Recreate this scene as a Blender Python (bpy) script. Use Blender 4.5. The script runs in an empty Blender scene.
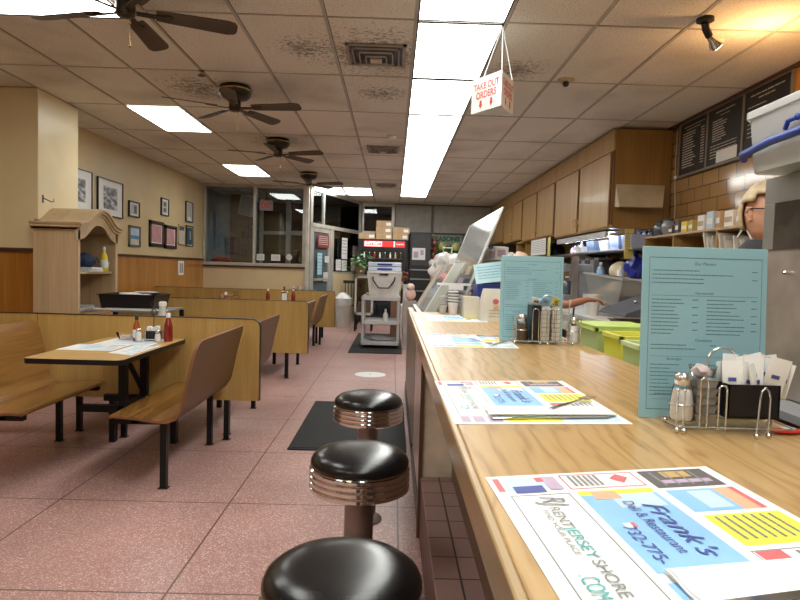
import bpy, bmesh, math, random
from mathutils import Vector, Matrix, noise
random.seed(7)
PI = math.pi
S = bpy.context.scene
COL = S.collection

# ------------------------------------------------------------------ materials
MATS = {}
def new_mat(name):
    m = bpy.data.materials.new(name); m.use_nodes = True
    nt = m.node_tree; b = nt.nodes['Principled BSDF']
    MATS[name] = m
    return m, nt, b
def N(nt, t, **kw):
    n = nt.nodes.new(t)
    for k, v in kw.items(): setattr(n, k, v)
    return n
def setp(b, rough=.5, metal=0, coat=0, spec=.5, trans=0, alpha=1, coat_rough=.1):
    b.inputs['Roughness'].default_value = rough
    b.inputs['Metallic'].default_value = metal
    b.inputs['Coat Weight'].default_value = coat
    b.inputs['Coat Roughness'].default_value = coat_rough
    b.inputs['Specular IOR Level'].default_value = spec
    b.inputs['Transmission Weight'].default_value = trans
    b.inputs['Alpha'].default_value = alpha
def ramp(nt, stops, fac):
    r = N(nt, 'ShaderNodeValToRGB'); e = r.color_ramp.elements
    e[0].position, e[0].color = stops[0][0], (*stops[0][1], 1)
    e[1].position, e[1].color = stops[-1][0], (*stops[-1][1], 1)
    for p, c in stops[1:-1]:
        x = e.new(p); x.color = (*c, 1)
    nt.links.new(fac, r.inputs[0]); return r.outputs[0]
def coords(nt, scale=(1, 1, 1), rot=(0, 0, 0), kind='Object', loc=(0, 0, 0)):
    tc = N(nt, 'ShaderNodeTexCoord'); mp = N(nt, 'ShaderNodeMapping')
    mp.inputs['Scale'].default_value = scale; mp.inputs['Rotation'].default_value = rot
    mp.inputs['Location'].default_value = loc
    nt.links.new(tc.outputs[kind], mp.inputs[0]); return mp.outputs[0]
def bump(nt, b, h, strength=.2, dist=.01):
    bp = N(nt, 'ShaderNodeBump'); bp.inputs['Strength'].default_value = strength
    bp.inputs['Distance'].default_value = dist
    nt.links.new(h, bp.inputs['Height']); nt.links.new(bp.outputs[0], b.inputs['Normal'])
def plain(name, col, rough=.5, metal=0, vary=.12, scale=6, bmp=0, **kw):
    """base colour broken up by a little wear noise"""
    if name in MATS: return MATS[name]
    m, nt, b = new_mat(name); setp(b, rough, metal, **kw)
    n = N(nt, 'ShaderNodeTexNoise'); n.inputs['Scale'].default_value = scale; n.inputs['Detail'].default_value = 4
    nt.links.new(coords(nt), n.inputs['Vector'])
    lo = tuple(c * (1 - vary) for c in col); hi = tuple(min(1, c * (1 + vary)) for c in col)
    nt.links.new(ramp(nt, [(.3, lo), (.7, hi)], n.outputs['Fac']), b.inputs['Base Color'])
    if bmp: bump(nt, b, n.outputs['Fac'], bmp)
    return m
def wood(name, dark, light, axis='x', scale=9, rough=.35, coat=.2, stretch=14):
    """grain runs along the given local axis"""
    m, nt, b = new_mat(name); setp(b, rough, 0, coat)
    sc = [scale * 1.0] * 3; i = 'xyz'.index(axis); sc[i] = scale / stretch
    v = coords(nt, tuple(sc))
    n = N(nt, 'ShaderNodeTexNoise'); n.inputs['Scale'].default_value = 1.0; n.inputs['Detail'].default_value = 5; n.inputs['Distortion'].default_value = .8
    nt.links.new(v, n.inputs['Vector'])
    sc2 = [scale * 14.0] * 3; sc2[i] = scale / 3
    n2 = N(nt, 'ShaderNodeTexNoise'); n2.inputs['Scale'].default_value = 1.0; n2.inputs['Detail'].default_value = 3
    nt.links.new(coords(nt, tuple(sc2)), n2.inputs['Vector'])
    mx = N(nt, 'ShaderNodeMath', operation='MULTIPLY_ADD'); mx.inputs[1].default_value = .45
    nt.links.new(n2.outputs['Fac'], mx.inputs[0])
    m3 = N(nt, 'ShaderNodeMath', operation='MULTIPLY'); m3.inputs[1].default_value = .6
    nt.links.new(n.outputs['Fac'], m3.inputs[0]); nt.links.new(m3.outputs[0], mx.inputs[2])
    mid = tuple((a + c) / 2 for a, c in zip(dark, light))
    nt.links.new(ramp(nt, [(.38, dark), (.52, mid), (.66, light)], mx.outputs[0]), b.inputs['Base Color'])
    return m
def emis(name, col, s):
    m, nt, b = new_mat(name)
    b.inputs['Base Color'].default_value = (*col, 1)
    b.inputs['Emission Color'].default_value = (*col, 1); b.inputs['Emission Strength'].default_value = s
    return m
def pane(name, tint=(1, 1, 1), gloss=.12, rough=.02, haze=0, ior=1.5):
    """thin sheet of glass or clear plastic: mostly see-through, fresnel sheen"""
    m = bpy.data.materials.new(name); m.use_nodes = True; nt = m.node_tree; nt.nodes.clear(); MATS[name] = m
    o = N(nt, 'ShaderNodeOutputMaterial'); t = N(nt, 'ShaderNodeBsdfTransparent'); g = N(nt, 'ShaderNodeBsdfGlossy')
    t.inputs[0].default_value = (*tint, 1); g.inputs['Roughness'].default_value = rough
    f = N(nt, 'ShaderNodeFresnel'); f.inputs[0].default_value = ior
    a = N(nt, 'ShaderNodeMath', operation='ADD'); a.inputs[1].default_value = gloss; nt.links.new(f.outputs[0], a.inputs[0])
    x = N(nt, 'ShaderNodeMixShader'); nt.links.new(a.outputs[0], x.inputs[0]); nt.links.new(t.outputs[0], x.inputs[1]); nt.links.new(g.outputs[0], x.inputs[2])
    out = x.outputs[0]
    if haze:
        d = N(nt, 'ShaderNodeBsdfDiffuse'); d.inputs[0].default_value = (*[min(1, c) for c in tint], 1)
        y = N(nt, 'ShaderNodeMixShader'); y.inputs[0].default_value = haze
        nt.links.new(out, y.inputs[1]); nt.links.new(d.outputs[0], y.inputs[2]); out = y.outputs[0]
    nt.links.new(out, o.inputs[0]); return m

def mat_floor():
    m, nt, b = new_mat('pink_terrazzo'); setp(b, .38, spec=.4)
    v = N(nt, 'ShaderNodeTexVoronoi'); v.inputs['Scale'].default_value = 210
    nt.links.new(coords(nt), v.inputs['Vector'])
    sep = N(nt, 'ShaderNodeSeparateColor'); nt.links.new(v.outputs['Color'], sep.inputs[0])
    chips = ramp(nt, [(0, (.37, .195, .175)), (.35, (.42, .23, .205)), (.62, (.45, .26, .235)), (.84, (.54, .36, .33)), (.95, (.72, .60, .56))], sep.outputs[0])
    n = N(nt, 'ShaderNodeTexNoise'); n.inputs['Scale'].default_value = 1.3; n.inputs['Detail'].default_value = 6
    nt.links.new(coords(nt), n.inputs['Vector'])
    dirt = ramp(nt, [(.3, (.78, .76, .75)), (.7, (1.06, 1.03, 1.02))], n.outputs['Fac'])
    mx = N(nt, 'ShaderNodeMix', data_type='RGBA', blend_type='MULTIPLY'); mx.inputs[0].default_value = 1
    nt.links.new(chips, mx.inputs[6]); nt.links.new(dirt, mx.inputs[7])
    # zinc strips between the poured squares
    tc = N(nt, 'ShaderNodeTexCoord'); sx = N(nt, 'ShaderNodeSeparateXYZ'); nt.links.new(tc.outputs['Object'], sx.inputs[0])
    line = None
    for ax, o in ((0, -1.78), (1, 2.329)):
        a = N(nt, 'ShaderNodeMath', operation='SUBTRACT'); a.inputs[1].default_value = o; nt.links.new(sx.outputs[ax], a.inputs[0])
        p = N(nt, 'ShaderNodeMath', operation='PINGPONG'); p.inputs[1].default_value = .919 / 2; nt.links.new(a.outputs[0], p.inputs[0])
        c = N(nt, 'ShaderNodeMath', operation='LESS_THAN'); c.inputs[1].default_value = .0045; nt.links.new(p.outputs[0], c.inputs[0])
        if line is None: line = c
        else:
            q = N(nt, 'ShaderNodeMath', operation='MAXIMUM'); nt.links.new(line.outputs[0], q.inputs[0]); nt.links.new(c.outputs[0], q.inputs[1]); line = q
    my = N(nt, 'ShaderNodeMix', data_type='RGBA'); nt.links.new(line.outputs[0], my.inputs[0])
    nt.links.new(mx.outputs[2], my.inputs[6]); my.inputs[7].default_value = (.13, .07, .06, 1)
    nt.links.new(my.outputs[2], b.inputs['Base Color'])
    return m
CZ_ = 2.988
def mat_tile_ceiling():
    m, nt, b = new_mat('stained_ceiling_tile'); setp(b, .9, spec=.15)
    n1 = N(nt, 'ShaderNodeTexNoise'); n1.inputs['Scale'].default_value = 90; n1.inputs['Detail'].default_value = 4
    n2 = N(nt, 'ShaderNodeTexNoise'); n2.inputs['Scale'].default_value = 1.1; n2.inputs['Detail'].default_value = 5
    c = coords(nt); nt.links.new(c, n1.inputs['Vector']); nt.links.new(c, n2.inputs['Vector'])
    a = ramp(nt, [(.30, (.40, .37, .31)), (.42, (.76, .735, .66)), (.6, (.80, .78, .71))], n1.outputs['Fac'])
    d = ramp(nt, [(.25, (.72, .68, .64)), (.5, (1, .98, .96)), (.75, (1.05, 1.02, 1))], n2.outputs['Fac'])
    mx = N(nt, 'ShaderNodeMix', data_type='RGBA', blend_type='MULTIPLY'); mx.inputs[0].default_value = 1
    nt.links.new(a, mx.inputs[6]); nt.links.new(d, mx.inputs[7]); nt.links.new(mx.outputs[2], b.inputs['Base Color'])
    out = mx.outputs[2]
    n3 = N(nt, 'ShaderNodeTexNoise'); n3.inputs['Scale'].default_value = 38; n3.inputs['Detail'].default_value = 3; nt.links.new(c, n3.inputs['Vector'])
    for px, py, rad in ((-.18, 4.83, 1.0), (-.75, 4.75, .45), (-.15, 5.9, .5), (-.19, 8.55, .8), (1.0, 5.1, .45), (.95, 6.4, .4), (-1.9, 5.9, .7), (-1.6, 8.3, .8)):
        d = N(nt, 'ShaderNodeVectorMath', operation='DISTANCE'); d.inputs[1].default_value = (px, py, CZ_); nt.links.new(c, d.inputs[0])
        r1 = N(nt, 'ShaderNodeMapRange'); r1.inputs[1].default_value = rad; r1.inputs[2].default_value = 0; r1.inputs[3].default_value = -.25; r1.inputs[4].default_value = .2; nt.links.new(d.outputs['Value'], r1.inputs[0])
        a1 = N(nt, 'ShaderNodeMath', operation='ADD'); nt.links.new(r1.outputs[0], a1.inputs[0]); nt.links.new(n3.outputs['Fac'], a1.inputs[1])
        r2 = N(nt, 'ShaderNodeMapRange'); r2.inputs[1].default_value = .50; r2.inputs[2].default_value = .72; r2.inputs[3].default_value = 0; r2.inputs[4].default_value = .72; nt.links.new(a1.outputs[0], r2.inputs[0])
        k = N(nt, 'ShaderNodeMix', data_type='RGBA'); nt.links.new(r2.outputs[0], k.inputs[0]); nt.links.new(out, k.inputs[6]); k.inputs[7].default_value = (.12, .095, .08, 1); out = k.outputs[2]
    nt.links.new(out, b.inputs['Base Color'])
    bump(nt, b, n1.outputs['Fac'], .3, .004)
    return m
def mat_brick(name, c1, c2, mortar, w, h, axes=(0, 0, 0), rough=.2, bstr=.5, off=.5, ms=.006, coat=.5):
    m, nt, b = new_mat(name); setp(b, rough, coat=coat)
    v = coords(nt)
    if axes != (0, 0, 0):
        sp = N(nt, 'ShaderNodeSeparateXYZ'); cb = N(nt, 'ShaderNodeCombineXYZ'); nt.links.new(v, sp.inputs[0])
        nt.links.new(sp.outputs['Y' if axes == 'yz' else 'X'], cb.inputs[0]); nt.links.new(sp.outputs['Z'], cb.inputs[1]); v = cb.outputs[0]
    br = N(nt, 'ShaderNodeTexBrick'); br.offset = off
    br.inputs['Scale'].default_value = 1; br.inputs['Brick Width'].default_value = w; br.inputs['Row Height'].default_value = h
    br.inputs['Mortar Size'].default_value = ms; br.inputs['Color1'].default_value = (*c1, 1); br.inputs['Color2'].default_value = (*c2, 1); br.inputs['Mortar'].default_value = (*mortar, 1)
    nt.links.new(v, br.inputs['Vector']); nt.links.new(br.outputs['Color'], b.inputs['Base Color'])
    iv = N(nt, 'ShaderNodeMath', operation='SUBTRACT'); iv.inputs[0].default_value = 1; nt.links.new(br.outputs['Fac'], iv.inputs[1])
    bump(nt, b, iv.outputs[0], bstr, .006)
    return m

FLOOR = mat_floor(); CEIL = mat_tile_ceiling()
GRID = plain('ceiling_bar', (.45, .42, .36), .6)
SEAMSHADE = plain('seam_shade_line', (.12, .09, .07), .8)  # dark colour drawn as the shadow edge of ceiling tiles, also panel seams
YWALL = plain('cream_yellow_paint', (.60, .47, .26), .45, vary=.07, scale=1.5)
CREAM = plain('cream_paint_lower', (.66, .53, .31), .5, vary=.05, scale=2)
LCREAM = plain('pale_column_paint', (.74, .62, .38), .35, vary=.05, scale=2)
WAIN = wood('orange_wainscot', (.30, .115, .015), (.50, .22, .04), 'z', 5, .3, .3)
CAP = plain('dark_red_cap', (.07, .025, .015), .4)
OAK = wood('golden_oak_laminate', (.40, .24, .065), (.54, .35, .115), 'z', 8, .35, .2)
OAKTOP = wood('light_oak_tabletop', (.60, .37, .14), (.72, .48, .22), 'x', 9, .22, .4)
SEAT = wood('brown_bench_laminate', (.19, .085, .02), (.34, .165, .045), 'y', 7, .25, .4)
BACK = plain('plum_brown_bench_back', (.15, .075, .03), .5, vary=.1, scale=3)
EDGE = plain('black_edge', (.010, .008, .008), .4, spec=.3)
BLACKM = plain('black_steel', (.008, .008, .009), .45, spec=.25)
def mat_counter():
    m, nt, b = new_mat('counter_oak'); setp(b, .3, coat=.35, coat_rough=.16)
    w = N(nt, 'ShaderNodeTexWave', wave_type='BANDS', bands_direction='X'); w.inputs['Scale'].default_value = 9; w.inputs['Distortion'].default_value = 14
    w.inputs['Detail'].default_value = 3; w.inputs['Detail Scale'].default_value = 1.6
    nt.links.new(coords(nt, (1, .16, 1), (0, 0, .12)), w.inputs['Vector'])
    n = N(nt, 'ShaderNodeTexNoise'); n.inputs['Scale'].default_value = 1; n.inputs['Detail'].default_value = 4
    nt.links.new(coords(nt, (120, 7, 60)), n.inputs['Vector'])
    a = N(nt, 'ShaderNodeMath', operation='MULTIPLY_ADD'); a.inputs[1].default_value = .5
    nt.links.new(w.outputs['Fac'], a.inputs[0]); h = N(nt, 'ShaderNodeMath', operation='MULTIPLY'); h.inputs[1].default_value = .55
    nt.links.new(n.outputs['Fac'], h.inputs[0]); nt.links.new(h.outputs[0], a.inputs[2])
    nt.links.new(ramp(nt, [(.2, (.36, .205, .072)), (.42, (.485, .30, .115)), (.8, (.53, .34, .14))], a.outputs[0]), b.inputs['Base Color'])
    return m
COUNTER = mat_counter()
CEDGE = wood('counter_edge_strip', (.34, .215, .088), (.43, .285, .125), 'y', 8, .3, .3)
CAB = wood('cabinet_oak', (.35, .20, .062), (.46, .285, .105), 'z', 7, .42, .1)
CABD = wood('cabinet_dark_oak', (.24, .125, .028), (.33, .18, .048), 'z', 5, .35, .2)
PINE = wood('pickled_pine', (.48, .335, .185), (.62, .46, .28), 'z', 6, .5, 0)
BRASS = plain('brass', (.7, .5, .22), .25, 1)
CHROME = plain('chrome', (.74, .74, .72), .08, 1, vary=.03)
WIRE = plain('wire_chrome', (.66, .66, .65), .25, .8, vary=.05)
COLM = plain('worn_steel_column', (.22, .18, .155), .4, .5, vary=.2, scale=12)
VINYL = plain('black_vinyl', (.006, .006, .007), .24, coat=.15, coat_rough=.3, spec=.4, vary=.3, scale=10)
RUBBER = plain('black_rubber', (.014, .014, .015), .85, vary=.3, scale=40)
WHITE = plain('white_plastic', (.78, .78, .76), .4, vary=.04)
PAPER = plain('white_paper', (.80, .80, .78), .6, vary=.03)
LGREY = plain('light_grey_plastic', (.50, .50, .49), .45, vary=.08)
MGREY = plain('mid_grey', (.22, .22, .22), .5)
DGREY = plain('dark_grey', (.05, .05, .055), .5)
BLACK = plain('black_plastic', (.01, .01, .012), .35)
ALU = plain('aluminium_frame', (.50, .48, .43), .4, .3)
STEEL = plain('brushed_steel', (.42, .40, .38), .35, .9, vary=.1, scale=14)
DSTEEL = plain('tarnished_steel', (.34, .285, .25), .42, .45, vary=.2, scale=7)
SHUT = plain('grey_shutter', (.38, .365, .33), .7)
RED = plain('red', (.60, .03, .02), .35)
KETCH = plain('ketchup_red', (.22, .012, .008), .2, coat=.4)
BLUE = plain('blue_plastic', (.02, .05, .32), .35)
SKYB = plain('print_blue', (.26, .50, .80), .6)
NAVY = plain('print_navy', (.06, .08, .30), .6)
YELL = plain('print_yellow', (.82, .80, .08), .6)
MUST = plain('mustard_yellow', (.78, .58, .01), .3)
PRED = plain('print_red', (.62, .14, .15), .6)
PBLK = plain('print_dark', (.12, .105, .10), .6)
PGRY = plain('print_grey', (.24, .24, .25), .6)
TEALP = plain('print_teal', (.08, .42, .42), .6)
ORNG = plain('print_orange', (.74, .42, .26), .6)
MAUVE = plain('print_mauve', (.48, .36, .48), .6)
LBLUE = plain('print_pale_blue', (.52, .66, .78), .6)
GOLD = plain('print_gold', (.55, .35, .1), .6)
MENU = plain('menu_turquoise', (.30, .53, .60), .35, vary=.04, coat=.4)
MINK = plain('menu_ink', (.085, .18, .23), .6)
CARD = plain('cardboard', (.50, .33, .18), .7)
KRAFT = plain('beige_board', (.50, .41, .27), .6)
GREEN = plain('leaf_green', (.08, .24, .05), .5, vary=.5, scale=20)
LIME = plain('lime_plastic', (.55, .72, .18), .35)
LIMEC = pane('lime_clear', (.74, .86, .40), .05, .1, .6)
YCLEAR = pane('yellow_clear', (.93, .90, .12), .05, .1, .75)
BAG = pane('white_film', (.9, .88, .87), .06, .25, .5)
CLEARP = pane('cloudy_plastic', (.92, .94, .94), .05, .15, .32)
GREYP = pane('grey_clear_plastic', (.72, .72, .70), .08, .12, .3)
GLASS = pane('window_glass', (.88, .92, .94), .03, .01)
GUARD = pane('guard_glass', (.80, .80, .78), .10, .06, .15); GUARDT = pane('guard_glass_top', (.62, .63, .62), .14, .12, .28)
JARGL = pane('jar_glass', (1, 1, 1), .0, .03, 0, 1.25)
TERRA = plain('earth_pot', (.28, .16, .09), .7)
SALT = plain('salt', (.95, .94, .91), .8)
PEPPER = plain('pepper', (.16, .11, .06), .9, vary=.5, scale=200)
SKIN = plain('skin', (.62, .33, .22), .5, vary=.08, scale=10)
SKIN2 = plain('skin_brown', (.42, .19, .11), .5, vary=.08, scale=10)
HAIR = plain('ash_blond_hair', (.50, .38, .22), .5, vary=.3, scale=30, bmp=.2)
DHAIR = plain('dark_hair', (.03, .02, .015), .5, vary=.4, scale=60, bmp=.6)
DCLOTH = plain('black_cloth', (.018, .018, .02), .85, vary=.3)
GCLOTH = plain('grey_cloth', (.2, .2, .21), .9)
FANM = plain('oil_bronze', (.045, .032, .02), .3, .6)
BLADE = wood('walnut_blade', (.035, .022, .012), (.07, .045, .024), 'x', 12, .45, .1)
LIGHTM = emis('lit_diffuser', (.98, 1, .95), 9.0)
BULB = emis('warm_bulb', (1, .72, .40), 14)
REDLIT = emis('lit_red_header', (.75, .03, .03), .55)
WLIT = emis('lit_white', (.95, .85, .85), .8)
EXITW = emis('exit_face', (.5, .42, .4), .08)
EXITR = emis('exit_red', (.6, .05, .04), .35)
TUBE = emis('cool_tube', (.72, .80, 1), 28)
WTILE = mat_brick('brown_glazed_tile', (.34, .185, .065), (.42, .245, .10), (.11, .055, .02), .30, .14, 'yz', .14, .7, .5, .005, .8)
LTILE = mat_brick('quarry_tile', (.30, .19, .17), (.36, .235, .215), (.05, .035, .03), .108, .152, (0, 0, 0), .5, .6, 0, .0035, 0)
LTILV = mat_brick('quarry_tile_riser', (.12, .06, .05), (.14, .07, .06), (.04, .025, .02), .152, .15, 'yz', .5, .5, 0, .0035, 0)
OBRICK = mat_brick('outdoor_brick', (.22, .11, .06), (.28, .15, .09), (.16, .12, .09), .21, .07, 'xz', .8, .5, .5, .008, 0)
OBLUE = plain('outdoor_blue_grey', (.30, .38, .45), .8)
ODARK = plain('outdoor_dark', (.03, .03, .035), .8)
CPAINT = plain('worn_cream_panel', (.80, .74, .60), .5, vary=.25, scale=5)
PANELP = plain('scuffed_counter_front', (.45, .34, .30), .3, vary=.25, scale=4)
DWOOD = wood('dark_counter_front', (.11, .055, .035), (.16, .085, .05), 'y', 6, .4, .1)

# ------------------------------------------------------------------ mesh builder
class MB:
    def __init__(s): s.bm = bmesh.new(); s.mi = 0
    def _tag(s, faces):
        for f in faces: f.material_index = s.mi
        return s
    def m(s, i): s.mi = i; return s
    def box(s, x0, x1, y0, y1, z0, z1, M=None):
        v = [s.bm.verts.new(Vector(p)) for p in ((x0,y0,z0),(x1,y0,z0),(x1,y1,z0),(x0,y1,z0),(x0,y0,z1),(x1,y0,z1),(x1,y1,z1),(x0,y1,z1))]
        if M is not None:
            for a in v: a.co = M @ a.co
        return s._tag([s.bm.faces.new([v[i] for i in f]) for f in ((0,3,2,1),(4,5,6,7),(0,1,5,4),(1,2,6,5),(2,3,7,6),(3,0,4,7))])
    def cbox(s, c, d, M=None):
        return s.box(c[0]-d[0]/2, c[0]+d[0]/2, c[1]-d[1]/2, c[1]+d[1]/2, c[2]-d[2]/2, c[2]+d[2]/2, M)
    def rings(s, rs, cap0=True, cap1=True, closed=False):
        vs = [[s.bm.verts.new(p) for p in r] for r in rs]; F = []; n = len(vs[0])
        pairs = list(zip(vs, vs[1:])) + ([(vs[-1], vs[0])] if closed else [])
        for a, b in pairs:
            for i in range(n):
                try: F.append(s.bm.faces.new((a[i], a[(i+1) % n], b[(i+1) % n], b[i])))
                except ValueError: pass
        if not closed:
            if cap0: F.append(s.bm.faces.new(vs[0][::-1]))
            if cap1: F.append(s.bm.faces.new(vs[-1]))
        return s._tag(F)
    def lathe(s, prof, seg=24, c=(0, 0, 0), M=None, cap=True):
        rs = []
        for r, z in prof:
            rs.append([Vector((c[0]+r*math.cos(2*PI*k/seg), c[1]+r*math.sin(2*PI*k/seg), c[2]+z)) for k in range(seg)])
        if M is not None: rs = [[M @ p for p in r] for r in rs]
        return s.rings(rs, cap, cap)
    def tube(s, pts, r, seg=8, closed=False, r1=None):
        pts = [Vector(p) for p in pts]; rs = []; n = len(pts); up = Vector((.13, .31, .94))
        for i, p in enumerate(pts):
            if closed: d = pts[(i+1) % n] - pts[i-1]
            else: d = pts[min(i+1, n-1)] - pts[max(i-1, 0)]
            d.normalize(); a = d.cross(up)
            if a.length < .05: a = d.cross(Vector((1, 0, 0)))
            a.normalize(); b = d.cross(a)
            rr = r if r1 is None else r + (r1 - r) * i / (n - 1)
            rs.append([p + rr*(a*math.cos(2*PI*k/seg) + b*math.sin(2*PI*k/seg)) for k in range(seg)])
        return s.rings(rs, closed=closed)
    def prism(s, poly, axis, a, b):
        def P(u, v, w): return {'x': (w, u, v), 'y': (u, w, v), 'z': (u, v, w)}[axis]
        return s.rings([[Vector(P(u, v, a)) for u, v in poly], [Vector(P(u, v, b)) for u, v in poly]])
    def ball(s, c, r, seg=14, rg=9):
        r = (r, r, r) if isinstance(r, (int, float)) else r
        prof = [(math.sin(PI*k/rg), -math.cos(PI*k/rg)) for k in range(1, rg)]
        rs = [[Vector((c[0]+r[0]*q*math.cos(2*PI*k/seg), c[1]+r[1]*q*math.sin(2*PI*k/seg), c[2]+r[2]*z)) for k in range(seg)] for q, z in prof]
        b = s.bm.verts.new((c[0], c[1], c[2]-r[2])); t = s.bm.verts.new((c[0], c[1], c[2]+r[2]))
        vs = [[s.bm.verts.new(p) for p in ring] for ring in rs]; F = []
        for a, d in zip(vs, vs[1:]):
            for i in range(seg): F.append(s.bm.faces.new((a[i], a[(i+1)%seg], d[(i+1)%seg], d[i])))
        for i in range(seg):
            F.append(s.bm.faces.new((b, vs[0][(i+1)%seg], vs[0][i]))); F.append(s.bm.faces.new((t, vs[-1][i], vs[-1][(i+1)%seg])))
        return s._tag(F)
    def quad(s, *p): return s._tag([s.bm.faces.new([s.bm.verts.new(Vector(q)) for q in p])])
    def slab(s, quad, th):
        """four corners (ccw) extruded along the normal by th"""
        q = [Vector(p) for p in quad]; n = (q[1]-q[0]).cross(q[2]-q[0]).normalized() * th
        return s.rings([q, [p + n for p in q]])
def offs(ob, loc): ob.location = loc
def part(name, mb, mats, parent=None, bevel=0, smooth=True, seg=2, noshift=None):
    me = bpy.data.meshes.new(name)
    bmesh.ops.recalc_face_normals(mb.bm, faces=mb.bm.faces); mb.bm.to_mesh(me); mb.bm.free()
    for m in (mats if isinstance(mats, (list, tuple)) else [mats]): me.materials.append(m)
    if smooth:
        me.polygons.foreach_set('use_smooth', [True]*len(me.polygons)); me.set_sharp_from_angle(angle=math.radians(38))
    o = bpy.data.objects.new(name, me); COL.objects.link(o)
    if parent: o.parent = parent
    if bevel:
        b = o.modifiers.new('bevel', 'BEVEL'); b.width = bevel; b.segments = seg; b.limit_method = 'ANGLE'
    return o
def thing(name, label, cat, loc=(0, 0, 0), rz=0, group=None):
    o = bpy.data.objects.new(name, None); COL.objects.link(o); o.location = loc; o.rotation_euler = (0, 0, rz)
    o.empty_display_size = .05
    return tag(o, label, cat, group)
def tag(o, label, cat, group=None, kind=None):
    o['label'] = label; o['category'] = cat
    if group: o['group'] = group
    if kind: o['kind'] = kind
    return o
def struct(name, mb, mats, **kw):
    o = part(name, mb, mats, **kw)
    if not kw.get('parent'): o['kind'] = 'structure'
    return o
def dup(root, loc, rz=None, label=None):
    r = root.copy(); COL.objects.link(r); r.location = loc
    if rz is not None: r.rotation_euler = (0, 0, rz)
    if label: r['label'] = label
    for ch in list(root.children):
        c = ch.copy(); COL.objects.link(c); c.parent = r
        for g in ch.children:
            d = g.copy(); COL.objects.link(d); d.parent = c
    return r
def single(name, mb, mats, label, cat, loc=(0, 0, 0), rz=0, group=None, bevel=0):
    o = part(name, mb, mats, bevel=bevel); o.location = loc; o.rotation_euler = (0, 0, rz)
    return tag(o, label, cat, group)
def text_mesh(body, size, origin, right, up, name, m, parent, bold=0, align='LEFT', shear=0, depth=.0004, width=None):
    cu = bpy.data.curves.new('t', 'FONT'); cu.body = body; cu.size = size; cu.align_x = align; cu.shear = shear; cu.offset = bold
    to = bpy.data.objects.new('t', cu); COL.objects.link(to)
    bpy.context.view_layer.update()
    me = bpy.data.meshes.new_from_object(to.evaluated_get(bpy.context.evaluated_depsgraph_get()))
    bpy.data.objects.remove(to); bpy.data.curves.remove(cu)
    R = Vector(right).normalized(); U = Vector(up).normalized(); Nn = R.cross(U); O = Vector(origin)
    xs = [v.co.x for v in me.vertices] or [0]
    k = 1
    if width: k = width / max(1e-6, max(xs) - min(xs))
    for v in me.vertices: v.co = O + R*v.co.x*k + U*v.co.y + Nn*depth
    me.materials.clear(); me.materials.append(m); me.name = name
    o = bpy.data.objects.new(name, me); COL.objects.link(o); o.parent = parent
    return o
def greek(mb, x0, x1, z, h, P, seed=0, gap=.3):
    """one line of broken word strokes between x0 and x1; P maps (u,v) to a point"""
    r = random.Random(seed); x = x0
    while x < x1:
        w = r.uniform(1.5, 5) * h; e = min(x + w, x1)
        mb.quad(P(x, z), P(e, z), P(e, z+h*.62), P(x, z+h*.62)); x = e + h * gap * 2
def blob(c, r, seed=0, amp=.18, freq=3, sub=3, flat=None):
    mb = MB(); bmesh.ops.create_icosphere(mb.bm, subdivisions=sub, radius=1)
    for v in mb.bm.verts:
        d = 1 + amp * noise.noise(v.co * freq + Vector((seed*3.1, seed*1.7, seed)))*2
        v.co = Vector((c[0]+v.co.x*r[0]*d, c[1]+v.co.y*r[1]*d, c[2]+v.co.z*r[2]*d))
        if flat is not None and v.co.z < flat: v.co.z = flat
    return mb

# ------------------------------------------------------------------ camera
f, pitch, roll, yaw = 602.8, -.0498, .0283, .0124
F = Vector((math.sin(yaw)*math.cos(pitch), math.cos(yaw)*math.cos(pitch), math.sin(pitch)))
R = Vector((math.cos(yaw), -math.sin(yaw), 0)); U = R.cross(F)
R2 = R*math.cos(roll) + U*math.sin(roll); U2 = -R*math.sin(roll) + U*math.cos(roll)
cam = bpy.data.objects.new('camera', bpy.data.cameras.new('camera')); COL.objects.link(cam)
cam.matrix_world = Matrix(((R2.x, U2.x, -F.x, 0), (R2.y, U2.y, -F.y, 0), (R2.z, U2.z, -F.z, 1.30), (0, 0, 0, 1)))
cam.data.sensor_width = 36; cam.data.lens = f*36/800; cam.data.clip_start = .02
S.camera = cam

# ------------------------------------------------------------------ room shell
CZ = 2.988; G0X, G0Y, GW, GL = .1044, 4.149, .6096, 1.2192
struct('floor', MB().box(-4.2, 3.4, -3.2, 15.9, -.1, 0), FLOOR)
struct('ceiling', MB().box(-4.2, 3.4, -3.2, 16.2, CZ, CZ+.1), CEIL)
g = MB()
for i in range(-7, 6):
    x = G0X + i*GW
    if x > 3.1: continue
    g.m(0).box(x-.011, x+.011, -3.1, 15.5, CZ-.005, CZ)
    g.m(1).box(x+.011, x+.016, -3.1, 15.5, CZ-.002, CZ)
for j in range(-6, 10):
    y = G0Y + j*GL
    if y > 15.5: continue
    g.m(0).box(-4, 3.1, y-.009, y+.006, CZ-.0055, CZ)
    g.m(1).box(-4, 3.1, y+.006, y+.014, CZ-.0025, CZ)
struct('trim_1', g, [GRID, SEAMSHADE], smooth=False)

wl = MB().box(-4.12, -4.0, -3.1, 12.7, 1.40, CZ)
struct('wall_left', wl, YWALL)
struct('baseboard_left', MB().box(-4.12, -3.985, -3.1, 12.7, 0, 1.40), WAIN)
struct('trim_2', MB().box(-4.0, -3.965, -3.1, 12.7, 1.385, 1.42), CAP)
# column beside the hutch
struct('wall_column', MB().box(-3.999, -3.53, 6.04, 6.80, 1.40, CZ-.006), LCREAM, bevel=.006)
struct('wall_column_base', MB().box(-3.984, -3.525, 6.03, 6.80, 0, 1.385), WAIN)
struct('trim_3', MB().box(-3.99, -3.515, 6.005, 6.03, 1.375, 1.412), CAP)
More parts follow.
